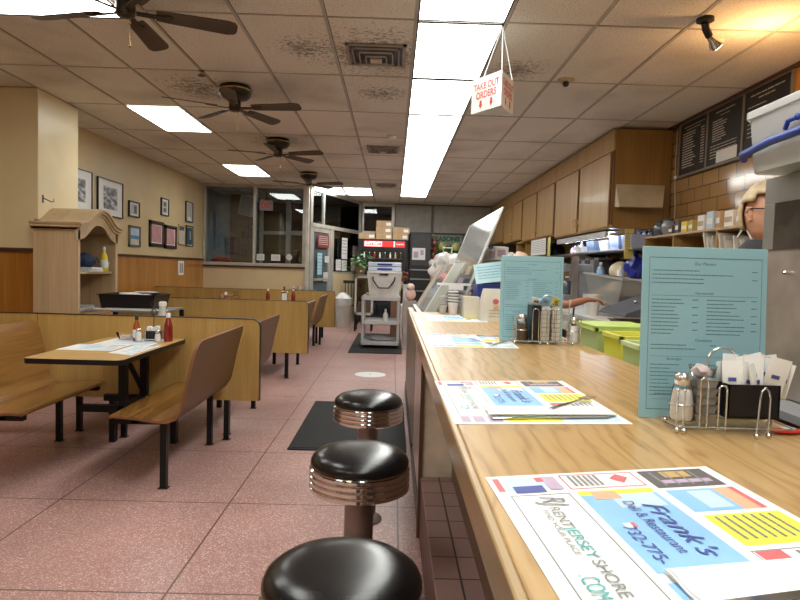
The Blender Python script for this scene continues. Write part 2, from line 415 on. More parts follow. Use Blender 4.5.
# right wall
struct('wall_right', MB().box(3.12, 3.25, -3.1, 15.6, 1.0, CZ), WTILE)
struct('wall_right_lower', MB().box(3.12, 3.25, -3.1, 15.6, 0, 1.0), plain('lower_right_wall', (.3, .25, .2), .5))
struct('trim_4', MB().box(3.06, 3.12, 0, 6.85, CZ-.03, CZ-.006), CAP)
struct('trim_5', MB().box(3.10, 3.12, 0, 4.78, 2.42, CZ-.03), WAIN)
struct('wall_front', MB().box(-4.1, 3.2, -3.2, -3.1, 0, CZ), YWALL)
# far wall with storefront window (y=12.72) then slanted entry, then back wall (y=15.5)
struct('wall_back', MB().box(-4.0, -1.80, 12.70, 12.82, 0, 1.27), CREAM)
struct('trim_6', MB().box(-4.0, -1.80, 12.66, 12.72, 1.262, 1.30), CAP)
w1 = MB()
w1.box(-3.995, -1.80, 12.66, 12.82, 1.30, 1.365); w1.box(-3.995, -1.80, 12.68, 12.80, 2.93, CZ)
w1.box(-3.995, -3.945, 12.67, 12.81, 1.365, 2.93); w1.box(-2.955, -2.90, 12.67, 12.81, 1.365, 2.93)
w1.box(-1.92, -1.85, 12.67, 12.81, 1.365, 2.93)
W1 = struct('window_1', w1, ALU, bevel=.004)
part('glass_pane', MB().box(-3.945, -2.955, 12.74, 12.746, 1.365, 2.93), GLASS, W1)
part('glass_pane', MB().box(-2.90, -1.92, 12.74, 12.746, 1.365, 2.93), GLASS, W1)
struct('trim_7', MB().box(-1.85, -1.79, 12.62, 12.84, 0, CZ), plain('white_post', (.62, .60, .55), .35, .2), bevel=.004)
# slanted entry wall
A = Vector((-1.80, 12.78, 0)); B = Vector((-.86, 15.42, 0)); dv = (B-A).normalized(); LEN = (B-A).length
MA = Matrix(((dv.x, -dv.y, 0, A.x), (dv.y, dv.x, 0, A.y), (0, 0, 1, 0), (0, 0, 0, 1)))
e = MB()
for a, b, z0, z1 in ((0, .10, 0, CZ), (1.0, 1.16, 0, 2.17), (LEN-.10, LEN, 0, CZ), (0, LEN, 2.17, 2.25), (0, LEN, CZ-.06, CZ), (1.16, LEN-.1, 1.17, 1.22), (.62, .67, 2.25, CZ-.06)):
    e.box(a, b, -.04, .04, z0, z1, MA)
E1 = struct('window_2', e, ALU, bevel=.003)
part('glass_pane', MB().box(.10, .62, -.003, .003, 2.25, CZ-.06, MA), GLASS, E1)
part('glass_pane', MB().box(.67, LEN-.10, -.003, .003, 2.25, CZ-.06, MA), GLASS, E1)
part('glass_pane', MB().box(1.16, LEN-.10, -.003, .003, 1.22, 2.17, MA), GLASS, E1)
struct('wall_entry', MB().box(1.16, LEN-.1, -.05, .05, 0, 1.17, MA), CREAM)
dr = MB()
for a, b, z0, z1 in ((.10, .19, .02, 2.17), (.90, 1.0, .02, 2.17), (.19, .90, 2.07, 2.17), (.19, .90, .02, .30)): dr.box(a, b, -.025, .025, z0, z1, MA)
D1 = struct('door_1', dr, ALU, bevel=.003)
part('glass_pane', MB().box(.19, .90, -.003, .003, .30, 2.07, MA), pane('door_glass', (.35, .42, .46), .1, .05, .35), D1)
part('push_bar', MB().box(.19, .90, -.07, -.03, 1.02, 1.07, MA), ALU, D1)
# back wall
bw = MB().box(-.86, 3.2, 15.5, 15.6, 0, 1.6); bw.box(-.05, 3.2, 15.5, 15.6, 1.6, CZ)
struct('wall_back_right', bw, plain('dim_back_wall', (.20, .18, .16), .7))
w3 = MB()
for a, b, z0, z1 in ((-.86, -.78, 1.6, CZ), (-.08, 0, 1.6, CZ), (-.78, -.08, 1.6, 1.68), (-.78, -.08, CZ-.09, CZ), (-.78, -.08, 2.22, 2.27)): w3.box(a, b, 15.44, 15.5, z0, z1)
W3 = struct('window_3', w3, ALU, bevel=.003)
part('glass_pane', MB().box(-.78, -.08, 15.46, 15.466, 1.68, CZ-.09), GLASS, W3)
# roller shutters high on the back wall
for a, b, l in ((.02, .93, 'grey roller shutter high on the back wall beside the small window'), (1.0, 2.44, 'wide grey roller shutter on the back wall nearest the oak cupboards')):
    s = thing('roller_shutter', l, 'shutter', ((a+b)/2, 15.44, 2.27), 0, 'roller shutters on the back wall')
    w = (b-a)/2; q = MB(); n = 8
    for k in range(n): q.box(-w, w, -.01, .03, k*.085, k*.085+.082)
    part('slat_curtain', q, SHUT, s); part('bottom_bar', MB().box(-w, w, -.03, .03, -.03, 0), DGREY, s)

# outside, seen through the glass at night
struct('ground_outside', MB().box(-8, 2.5, 12.9, 22, -.12, -.1), ODARK)
struct('wall_outside_left', MB().box(-4.6, -4.45, 12.9, 17, -.1, 3.4), OBLUE)
struct('wall_outside_far', MB().box(-4.5, 2.5, 19.0, 19.1, -.1, 3.6), ODARK)
ob = MB().box(-4.45, -3.92, 14.6, 14.75, -.1, 3.1)
struct('wall_outside_blue', ob, OBLUE)
struct('wall_outside_brick', MB().box(-3.92, -3.40, 14.5, 14.8, -.1, 3.1), OBRICK)
spk = thing('loudspeaker', 'tilted white loudspeaker above the brick pier outside the window', 'speaker', (-3.50, 14.28, 2.48)); spk.rotation_euler = (.15, .22, 0)
part('cabinet', MB().box(-.17, .17, -.13, .13, 0, .48), WHITE, spk, .02); part('grille', MB().box(-.14, .14, -.137, -.128, .03, .45), LGREY, spk)
part('bracket', MB().tube([(0, .12, .3), (-.02, .25, .36)], .02), DGREY, spk)
ex = thing('exit_sign', 'lit EXIT sign with red letters hanging outside the window', 'exit sign', (-2.95, 13.9, 2.57))
part('housing', MB().box(-.15, .15, 0, .05, 0, .24), EXITW, ex, .006)
text_mesh('EXIT', .17, (0, -.004, .06), (1, 0, 0), (0, 0, 1), 'lettering', EXITR, ex, .006, 'CENTER', width=.24)
part('stem', MB().tube([(0, .025, .24), (0, .025, .53)], .01), DGREY, ex)
single('cushion', blob((0, 0, .09), (.22, .12, .09), 2, .1, 2, 3, 0), RED, 'red cushion lying at the foot of the left window pane', 'cushion', (-3.7, 12.98, 1.30))
st = thing('bench_shelf', 'low ledge outside holding the red cushion', 'ledge', (-3.5, 13.0, -.1))
part('top', MB().box(-.5, .9, -.15, .2, 1.36, 1.40), DGREY, st); part('support', MB().box(-.45, .85, .1, .15, 0, 1.36), ODARK, st)
for k, (x, z, w, h, l) in enumerate(((-2.80, 1.42, .16, .13, 'small white notice taped low on the glass near the middle mullion'), (-2.48, 1.42, .19, .13, 'pale notice taped low on the right window pane'), (-2.20, 1.43, .13, .15, 'round white sticker notice low on the right pane by the post'))):
    q = MB().box(-w/2, w/2, -.001, .001, 0, h)
    if k == 2: q = MB().lathe([(.065, -.001), (.065, .001)], 20, M=Matrix.Translation((0, 0, .07)) @ Matrix.Rotation(PI/2, 4, 'X'))
    n = thing('window_notice', l, 'notice', (x, 12.735, z)); part('sheet', q, PAPER, n)
    g = MB(); [greek(g, -w*.38, w*.38, .03+.022*i, .012, lambda u, v: (u, -.002, v), k*7+i) for i in range(4)]; part('print', g, PGRY, n)
struct('ceiling_outside', MB().box(-4.6, 1.0, 12.9, 16.4, 3.1, 3.2), ODARK)
o = thing('added_outdoor_lamp', 'added round lamp lighting the outside beyond the storefront window', 'lamp', (-2.3, 13.6, 3.1)); part('housing', MB().lathe([(.21, 0), (.21, -.04)], 20), WHITE, o); part('lit_cover', MB().lathe([(.19, -.04), (.17, -.07), (.08, -.09)], 20), emis('added_lamp_glow', (.8, .9, 1), 260), o)  # lamp added to brighten the wall and pier seen through the window
w4 = MB()
for a in ((-2.72, -2.60, 0, 3.1), (-2.60, -1.9, 2.10, 2.20), (-3.35, -2.72, 2.10, 2.18), (-2.0, -1.88, 0, 3.1), (-3.38, -3.30, 0, 3.1)): w4.box(a[0], a[1], 15.2, 15.3, a[2], a[3])
struct('window_4', w4, plain('outer_frame_grey', (.42, .42, .40), .5))
# dim shop shapes outside
for x, w, h, c, l in ((-2.2, .5, 1.5, MGREY, 'grey vending machine shape standing outside in the dark'), (-.9, .8, 1.2, SHUT, 'low grey bin standing outside beyond the door')):
    o = thing('street_cabinet', l, 'cabinet', (x, 16.8, -.1)); part('body', MB().box(-w/2, w/2, 0, .5, 0, h), c, o, .02); part('face_panel', MB().box(-w*.4, w*.4, -.02, 0, h*.3, h*.9), DGREY, o)

# ------------------------------------------------------------------ ceiling lights
LFRM = plain('light_bar', (.10, .095, .085), .7)
def light(x0, x1, y0, y1, label, grp):
    o = thing('ceiling_light', label, 'ceiling light', ((x0+x1)/2, (y0+y1)/2, CZ), 0, grp)
    w, l = (x1-x0)/2, (y1-y0)/2; q = MB()
    for a in ((-w, w, -l, -l+.022), (-w, w, l-.022, l), (-w, -w+.012, -l, l), (w-.012, w, -l, l)): q.box(*a, -.012, -.0065)
    part('frame', q, LFRM, o); part('diffuser', MB().box(-w+.012, w-.012, -l+.012, l-.012, -.010, -.0065), LIGHTM, o)
ordn = ['nearest and cut by the frame', 'level with the large air vent', 'just past the hanging take-out sign', 'third past the hanging sign', 'level with the second air vent', 'fifth past the hanging sign', 'third from the far end', 'second from the far end', 'at the far end']
for j in range(-5, 8):
    y = G0Y + j*GL
    if j < -1: lb = 'lit panel of the ceiling strip, above and behind the viewer'
    else: lb = 'white lit panel of the long ceiling strip, ' + ordn[min(j+1, 8)]
    light(G0X+.011, G0X+GW-.011, y+.008, y+GL-.008, lb, 'lit panels of the long ceiling strip')
for c, j, l in ((-5, 2, 'lit ceiling panel between the column and the second fan'), (-5, 5, 'lit ceiling panel near the left wall, between third fan and window'), (-3, 7, 'lit panel in the entry bay, the one beside the white post'), (-2, 7, 'lit panel in the entry bay, the one nearer the back window')):
    x = G0X + c*GW; y = G0Y + j*GL; light(x+.011, x+GW-.011, y+.008, y+GL-.008, l, 'single lit ceiling panels')
light(-3.10, -1.88, 3.67, 4.28, 'lit ceiling panel beside the nearest fan in the top corner', 'single lit ceiling panels')
for lx, ly in ((-2.94, -.72), (-1.72, 1.72), (-1.72, -1.94)): light(lx, lx+.588, ly, ly+1.2, 'added unseen ceiling panel brightening the near booth side', 'added ceiling panels out of view')  # extra panels out of view, added to brighten the near area

# vents, detectors, sprinklers
def vent(x, y, s, label):
    o = thing('air_vent', label, 'air vent', (x, y, CZ), 0, 'square ceiling air vents')
    q = MB()
    for k in range(4):
        a = s/2 - k*s*.105; z = -.006 - k*.012; t = s*(.05 if k == 0 else .022)
        for bx in ((-a, a, -a, -a+t), (-a, a, a-t, a), (-a, -a+t, -a, a), (a-t, a, -a, a)): q.box(*bx, z-.012, z)
    part('louvres', q, plain('vent_metal', (.34, .29, .24), .5), o)
    part('throat', MB().box(-s/2+.03, s/2-.03, -s/2+.03, s/2-.03, -.0062, -.0056), BLACK, o)
    part('centre_plate', MB().box(-s*.10, s*.10, -s*.10, s*.10, -.058, -.052), plain('vent_plate', (.55, .5, .42), .5), o)
vent(-.18, 4.83, .46, 'large dirty ceiling vent beside the light strip, nearest one')
vent(-.19, 8.55, .44, 'second ceiling vent beside the middle of the light strip')
vent(-.19, 12.1, .42, 'small-looking ceiling vent near the far end of the light strip')
o = thing('smoke_detector', 'small round smoke detector just before the second vent', 'smoke detector', (-.06, 7.72, CZ)); part('body', MB().lathe([(.06, 0), (.06, -.012), (.045, -.03), (.01, -.035)], 20), WHITE, o); part('base_ring', MB().lathe([(.068, -.001), (.068, -.008)], 20), LGREY, o)
o = thing('smoke_detector', 'round white detector near the far window', 'smoke detector', (-2.45, 12.0, CZ)); part('body', MB().lathe([(.05, 0), (.05, -.012), (.03, -.03)], 20), WHITE, o); part('base_ring', MB().lathe([(.058, -.001), (.058, -.008)], 20), LGREY, o)
o = thing('ceiling_camera', 'small dome with black lens on the ceiling right of the hanging sign', 'camera', (1.45, 5.30, CZ)); part('base', MB().lathe([(.075, 0), (.07, -.014), (.04, -.02)], 20), KRAFT, o); part('lens', MB().ball((0, 0, -.035), .028), BLACK, o)
o = thing('sprinkler_head', 'dark sprinkler head between the nearest and second fans', 'sprinkler', (-1.72, 5.37, CZ)); part('stem', MB().lathe([(.012, 0), (.012, -.04)], 10), BRASS, o); part('deflector', MB().lathe([(.032, -.04), (.032, -.046)], 14), DGREY, o); part('escutcheon', MB().lathe([(.03, -.001), (.02, -.01)], 14), DGREY, o)

# ceiling fans
def fan(x, y, rot, label):
    o = thing('ceiling_fan', label, 'ceiling fan', (x, y, CZ), 0, 'ceiling fans')
    part('canopy', MB().lathe([(.14, -.006), (.155, -.03), (.15, -.08), (.12, -.115), (.07, -.13)], 28), FANM, o)
    part('motor_ring', MB().lathe([(.153, -.036), (.157, -.043), (.153, -.050)], 28, cap=False), BRASS, o)
    part('hub', MB().lathe([(.045, -.13), (.055, -.15), (.058, -.22), (.045, -.235), (.015, -.24)], 20), FANM, o)
    part('pull_chain', MB().tube([(.03, 0, -.23), (.03, 0, -.40)], .0025, 5).ball((.03, 0, -.405), .007), BRASS, o)
    for k in range(5):
        a = rot + k*2*PI/5; M = Matrix.Rotation(a, 4, 'Z') @ Matrix.Translation((0, 0, -.20)) @ Matrix.Rotation(math.radians(-14), 4, 'X')
        pl = [(.17, .045), (.22, .052), (.59, .068), (.63, .055), (.645, .03), (.645, -.03), (.63, -.055), (.59, -.068), (.22, -.052), (.17, -.045)]
        bl = part('blade', MB().rings([[Vector((u, v, -.004)) for u, v in pl], [Vector((u, v, .004)) for u, v in pl]]), BLADE, o)
        bl.matrix_local = M
        q = MB(); q.box(.06, .24, -.018, .018, -.012, -.005); q.lathe([(.03, -.011), (.03, -.005)], 12, (.24, 0, 0)); ir = part('blade_iron', q, FANM, bl)
fan(-1.63, 3.67, math.radians(21), 'nearest dark ceiling fan, partly cut off by the top of the picture')
fan(-1.54, 5.80, math.radians(63), 'second dark bronze ceiling fan from the viewer')
fan(-1.57, 8.10, math.radians(54), 'third dark bronze ceiling fan, in front of the two small lights')
fan(-1.55, 10.85, math.radians(57), 'farthest dark ceiling fan near the white post')

# spot lamp on the ceiling at the right
o = thing('spotlight', 'black swivel ceiling spotlight with a lit warm bulb', 'spotlight', (1.98, 3.98, CZ))
part('mount', MB().lathe([(.055, 0), (.055, -.02), (.03, -.03)], 20), BLACK, o)
part('socket', MB().tube([(0, 0, -.03), (.01, .01, -.06), (.05, .035, -.10)], .024, 12), BLACK, o)
Md = Matrix.Translation((.05, .035, -.10)) @ Vector((.75, .35, -.45)).to_track_quat('Z', 'Y').to_matrix().to_4x4()
part('bulb', MB().lathe([(.018, 0), (.025, .03), (.048, .075), (.05, .085)], 20, M=Md), plain('bulb_silver', (.8, .75, .65), .15, .9), o)
part('lit_lens', MB().lathe([(.047, .086), (.04, .093), (.01, .098)], 20, M=Md), BULB, o)
L = bpy.data.lights.new('spotlight_glow', 'POINT'); L.energy = 15; L.color = (1, .55, .22); L.shadow_soft_size = .05
lo = bpy.data.objects.new('spotlight_glow', L); COL.objects.link(lo); lo.location = (2.42, 4.02, CZ-.26)

# hanging take-out sign
HS = thing('hanging_sign', 'three-sided white card sign hung from the ceiling with red take-out lettering', 'sign', (.70, 4.25, 2.42))
Lp, Rp, Np = Vector((-.178, .10, 0)), Vector((.12, .10, 0)), Vector((-.01, -.16, 0)); H = .235; up = Vector((0, 0, 1))
part('card_body', MB().rings([[Lp, Np, Rp], [p + up*H for p in (Lp, Np, Rp)]]), plain('sign_card', (.72, .72, .68), .5), HS)
SR = plain('sign_red', (.55, .07, .06), .6)
for a, b in ((Lp, Np), (Np, Rp)):
    d = (b-a).normalized(); w = (b-a).length; nrm = d.cross(up)*.002
    text_mesh('TAKE OUT', .065, a + d*w/2 + up*.150 + nrm, d, up, 'lettering', SR, HS, .001, 'CENTER', width=w*.84)
    text_mesh('ORDERS', .065, a + d*w/2 + up*.090 + nrm, d, up, 'lettering', SR, HS, .001, 'CENTER', width=w*.66)
    for s in (.33, .68):
        q = MB()
        c = a + d*w*s + nrm*1.2
        q.quad(c - d*w*.035 + up*.075, c - d*w*.035 + up*.045, c + d*w*.035 + up*.045, c + d*w*.035 + up*.075)
        q.quad(c - d*w*.06 + up*.048, c + d*0 + up*.018, c + d*.0001 + up*.018, c + d*w*.06 + up*.048)
        part('printed_arrow', q, SR, HS)
top = Vector((.0, -.06, CZ-2.42-.006))
for p in (Lp*.6, Rp*.9, Np*.9): part('string', MB().tube([p + up*H, top], .003, 6), WHITE, HS)

# ------------------------------------------------------------------ lunch counter
ct = thing('lunch_counter', 'long oak-topped lunch counter running away from the viewer', 'counter', (.44, 1.75, 0))
cl = lambda x0, x1, y0, y1, z0, z1: MB().box(x0-.44, x1-.44, y0-1.75, y1-1.75, z0, z1)
part('worktop', cl(.125, .775, -.9, 4.07, .985, 1.02), COUNTER, ct, .003)
q = cl(.112, .125, -.9, 4.07, .965, 1.0205); part('edge_strip', q, CEDGE, ct, .003)
part('end_strip', cl(.125, .775, 4.07, 4.083, .965, 1.0205), CEDGE, ct, .003)
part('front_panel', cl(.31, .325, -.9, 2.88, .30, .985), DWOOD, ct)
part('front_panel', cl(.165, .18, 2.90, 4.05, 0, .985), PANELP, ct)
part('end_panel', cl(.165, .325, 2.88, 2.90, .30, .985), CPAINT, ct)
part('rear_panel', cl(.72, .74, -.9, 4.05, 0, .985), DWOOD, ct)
q = MB(); q.box(.148-.44, .165-.44, 2.87-1.75, 2.90-1.75, .0, .965); part('corner_post', q, DWOOD, ct)
part('kick_strip', cl(.155, .165, 2.91, 4.05, 0, .10), BLACK, ct)
lg = thing('foot_ledge', 'brown quarry tiled foot ledge along the base of the counter', 'ledge', (.2475, 1.0, 0))
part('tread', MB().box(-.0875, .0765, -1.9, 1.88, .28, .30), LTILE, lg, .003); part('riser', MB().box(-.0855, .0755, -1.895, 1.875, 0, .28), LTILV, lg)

# stools
def stool(x, y, label):
    o = thing('counter_stool', label, 'stool', (x, y, 0), 0, 'stools along the counter')
    part('base_plate', MB().lathe([(.085, 0), (.085, .008), (.07, .02), (.055, .03)], 36), COLM, o)
    part('column', MB().lathe([(.052, .04), (.052, .50), (.07, .53), (.07, .545)], 28), COLM, o)
    part('cushion', MB().lathe([(.170, .604), (.1745, .612), (.1745, .622), (.168, .636), (.150, .650), (.115, .660), (.07, .6635), (.02, .665)], 48), VINYL, o)
    pr = [(.10, .517), (.166, .518)]
    for k in range(4): z = .520 + k*.021; pr += [(.170, z), (.1785, z+.005), (.1785, z+.015), (.171, z+.0185)]
    pr += [(.172, .605), (.16, .607)]
    part('chrome_band', MB().lathe(pr, 56), CHROME, o)
stool(-.092, 1.285, 'black vinyl and chrome stool nearest the viewer, cut by the bottom edge')
stool(-.10, 2.12, 'black vinyl and chrome counter stool, middle of the three')
stool(-.11, 3.08, 'black vinyl and chrome counter stool standing before the first floor mat')

# floor mats and white disc
for (x0, x1, y0, y1, l) in ((-.72, .13, 4.23, 5.80, 'black rubber floor mat behind the third stool'), (-.67, .17, 9.25, 12.1, 'black floor mat under the grey utility cart')):
    q = MB().box(-(x1-x0)/2, (x1-x0)/2, -(y1-y0)/2, (y1-y0)/2, 0, .010)
    o = thing('floor_mat', l, 'mat', ((x0+x1)/2, (y0+y1)/2, 0)); part('pad', q, RUBBER, o, .004)
    w, h = (x1-x0)/2, (y1-y0)/2; r = MB()
    for a in ((-w+.03, w-.03, -h+.03, -h+.05), (-w+.03, w-.03, h-.05, h-.03), (-w+.03, -w+.05, -h+.03, h-.03), (w-.05, w-.03, -h+.03, h-.03)): r.box(*a, .010, .013)
    part('raised_border', r, RUBBER, o)
o = thing('floor_disc', 'round white disc on the aisle floor', 'cover plate', (-.25, 7.38, 0)); part('plate', MB().lathe([(.19, .0), (.19, .004), (.18, .006)], 32), WHITE, o); part('centre_disc', MB().lathe([(.012, .006), (.012, .009)], 10), STEEL, o)  # thin white disc with a small raised centre

MGREYP = plain('print_pale_grey', (.5, .52, .55), .6)
# ------------------------------------------------------------------ placemats
def placemat(quad, z, label, detail=True, group='printed paper placemats on the counter'):
    TL, TR, BR, BL = [Vector((*p, 0)) for p in quad]
    c = (TL+TR+BR+BL)/4
    def P(u, v, h=.0): return ((TL*(1-u)+TR*u)*(1-v) + (BL*(1-u)+BR*u)*v) - c + Vector((0, 0, .001+h))
    o = thing('placemat', label, 'placemat', (c.x, c.y, z), 0, group)
    part('sheet', MB().slab([P(0, 1, -.0005), P(1, 1, -.0005), P(1, 0, -.0005), P(0, 0, -.0005)], .0005), PAPER, o)
    booth = 'booth' in group
    mats = [LBLUE, LBLUE, PAPER, LBLUE, MGREYP, PGRY, LBLUE, PAPER, PAPER, LBLUE, LBLUE, PAPER] if booth else [SKYB, NAVY, YELL, PRED, PBLK, PGRY, TEALP, ORNG, MAUVE, LBLUE, GOLD, PAPER]
    q = MB()
    def rc(i, u0, u1, v0, v1, h=.0003): q.m(i).quad(P(u0, v1, h), P(u1, v1, h), P(u1, v0, h), P(u0, v0, h))
    def fr(i, u0, u1, v0, v1, t=.006):
        rc(i, u0, u1, v0, v0+t); rc(i, u0, u1, v1-t, v1); rc(i, u0, u0+t, v0, v1); rc(i, u1-t, u1, v0, v1)
    rc(9, .05, .27, .025, .135); rc(3, .02, .045, .025, .135); rc(3, .19, .25, .03, .07, .0005); rc(1, .08, .20, .10, .155, .0007); rc(8, .22, .275, .03, .14, .0009)
    fr(5, .05, .28, .17, .84, .005); fr(3, .30, .62, .02, .145, .006)
    q.m(3).quad(P(.50, .07, .0006), P(.54, .115, .0006), P(.58, .07, .0006), P(.545, .035, .0006))
    rc(4, .65, .95, .02, .175); rc(10, .74, .86, .035, .09, .0006); rc(8, .70, .92, .11, .14, .0006)
    rc(2, .31, .62, .165, .2); rc(0, .31, .62, .2, .66); rc(9, .42, .60, .2, .30, .0004); rc(7, .36, .46, .175, .235, .0007); rc(11, .36, .40, .40, .43, .0007); rc(3, .385, .40, .40, .43, .0009)
    rc(0, .66, .86, .195, .36); rc(9, .74, .84, .21, .34, .0005); rc(7, .86, .95, .195, .36); rc(3, .93, .955, .195, .36, .0005)
    rc(2, .67, .97, .385, .57); rc(3, .67, .76, .60, .72); fr(5, .66, .97, .595, .80, .004)
    rc(8, .05, .28, .865, .97); rc(11, .10, .12, .865, .97, .0005); rc(11, .18, .2, .865, .97, .0005)
    rc(0, .31, .62, .70, .82); rc(2, .31, .62, .84, .97); rc(9, .66, .97, .82, .97)
    part('printed_adverts', q, mats, o, smooth=False)
    g = MB(); g.m(0)
    def line(u0, u1, v, h, seed, vert=False):
        greek(g, 0, 1, 0, h, (lambda a, b: P(u0 + b, v + a*(u1), .0009)) if vert else (lambda a, b: P(u0+(u1-u0)*a, v-b, .0009)), seed)
    for k in range(6): line(.33+.022*k, .09, .035, .02, k, True)
    for k in range(4): line(.69+.06*k, .12, .04, .02, 10+k, True)
    for k in range(7): line(.70+.035*k, .14, .40, .018, 20+k, True)
    for k in range(5): line(.80+.03*k, .15, .61, .02, 30+k, True)
    part('small_print', g, PGRY, o, smooth=False)
    if detail:
        dn = (P(0, 1)-P(0, 0)).normalized(); rt = (P(1, 0)-P(0, 0)).normalized()
        Lh = (P(0, 1)-P(0, 0)).length
        # words read down the sheet towards the viewer's side
        text_mesh('RENT', .019, P(.155, .27, .001), dn, rt, 'lettering', PGRY, o, 0, width=Lh*.13)
        text_mesh('JERSEY', .019, P(.155, .405, .001), dn, rt, 'lettering', TEALP, o, 0, width=Lh*.17)
        text_mesh('SHORE', .019, P(.155, .58, .001), dn, rt, 'lettering', PGRY, o, 0, width=Lh*.16)
        text_mesh('.COM', .026, P(.085, .64, .001), dn, rt, 'lettering', TEALP, o, 0, width=Lh*.10)
        text_mesh('FIND YOUR PLACE', .009, P(.125, .29, .001), dn, rt, 'lettering', PGRY, o, 0, width=Lh*.26)
        text_mesh('RJ', .045, P(.15, .19, .001), dn, rt, 'logo', PGRY, o, 0, shear=.3, width=Lh*.07)
        text_mesh("Frank's", .036, P(.50, .28, .0012), dn, rt, 'lettering', NAVY, o, 0, shear=.35, width=Lh*.32)
        text_mesh('Deli & Restaurant', .020, P(.44, .26, .0012), dn, rt, 'lettering', NAVY, o, 0, width=Lh*.32)
        text_mesh('732-775-', .022, P(.345, .42, .0012), dn, rt, 'lettering', NAVY, o, 0, width=Lh*.2)
    return o, P, c
M1, P1, c1 = placemat([(.133, .808), (.473, .879), (.505, .455), (.158, .385)], 1.02, 'printed advert placemat nearest the viewer on the counter')
M2, P2, c2 = placemat([(.112, 1.519), (.452, 1.567), (.462, 1.125), (.120, 1.091)], 1.02, 'printed placemat on the counter, second from the viewer, beside middle stool')
M3, P3, c3 = placemat([(.148, 2.67), (.496, 2.68), (.478, 2.23), (.138, 2.21)], 1.02, 'printed placemat on the counter just before the farther turquoise menu', False)
M4, P4, c4 = placemat([(.198, 3.86), (.552, 3.87), (.545, 3.37), (.211, 3.32)], 1.02, 'farthest printed placemat near the end of the counter', False)
def cutlery(P, c, z, which, label, a, b, s):
    pa, pb = P(*a)+Vector((c.x, c.y, z)), P(*b)+Vector((c.x, c.y, z)); d = pb-pa; L_ = d.length; rz = math.atan2(d.y, d.x)
    o = thing(which, label, 'cutlery', (pa.x, pa.y, z + s), rz)
    q = MB(); hl = L_*.45
    pl = [(0, .006), (0, -.006), (hl, -.0045), (hl, .0045)] if which == 'fork' else [(0, .008), (0, -.008), (hl, -.006), (hl, .006)]
    part('handle', MB().prism(pl, 'z', .001, .004), CHROME, o, .001)
    if which == 'knife': part('blade', MB().prism([(hl, -.008), (L_*.95, -.008), (L_, .002), (L_*.97, .008), (hl, .008)], 'z', .0015, .003), STEEL, o)
    else:
        h = MB().prism([(hl, -.003), (L_*.72, -.003), (L_*.76, -.012), (L_*.80, -.012), (L_*.80, .012), (L_*.76, .012), (L_*.72, .003), (hl, .003)], 'z', .0015, .0035)
        part('neck', h, CHROME, o)
        for k in range(4): part('tine', MB().box(L_*.80, L_, -.011+k*.0065, -.0085+k*.0065, .0015, .003), CHROME, o)
def napkin(P, c, z, u0, u1, v0, v1, label):
    q = MB(); n = 10
    for s in range(2):
        h = .0018 + s*.0016
        rs = []
        for k in range(n+1):
            v = v0 + s*.01 + (v1-v0)*k/n; wv = .0012*math.sin(k*1.3+s)
            rs.append([P(u0+.006*s, v, h+wv), P(u1-.004*s, v, h+wv*.4), P(u1-.004*s, v, h+.0018+wv*.4), P(u0+.006*s, v, h+.0018+wv)])
        q.rings(rs)
    for v in q.bm.verts: v.co.z = max(v.co.z, .0013)
    o = thing('napkin', label, 'napkin', (c.x, c.y, z), 0, 'folded napkins on the placemats')
    part('folded_layers', q, PAPER, o); return o
napkin(P1, c1, 1.021, .33, .97, .66, .93, 'folded white napkin on the placemat nearest the viewer')
cutlery(P1, c1, 1.021, 'knife', 'steel knife lying on the nearest folded napkin', (.36, .83), (.97, .80), .0055)
napkin(P2, c2, 1.021, .22, .97, .72, .88, 'folded white napkin on the second placemat')
cutlery(P2, c2, 1.021, 'knife', 'steel knife lying along the front of the second placemat', (.22, .92), (.93, .90), .001)
cutlery(P2, c2, 1.021, 'fork', 'steel fork resting aslant on the second placemat napkin', (.60, .80), (.99, .52), .0055)
cutlery(P3, c3, 1.021, 'knife', 'steel knife crossing the third placemat from the viewer', (.70, .90), (.97, .45), .001)
cutlery(P3, c3, 1.021, 'fork', 'steel fork lying on the third placemat from the viewer', (.50, .50), (.74, .93), .005)
cutlery(P4, c4, 1.021, 'fork', 'steel fork lying on the farthest placemat', (.62, .55), (.80, .20), .001)

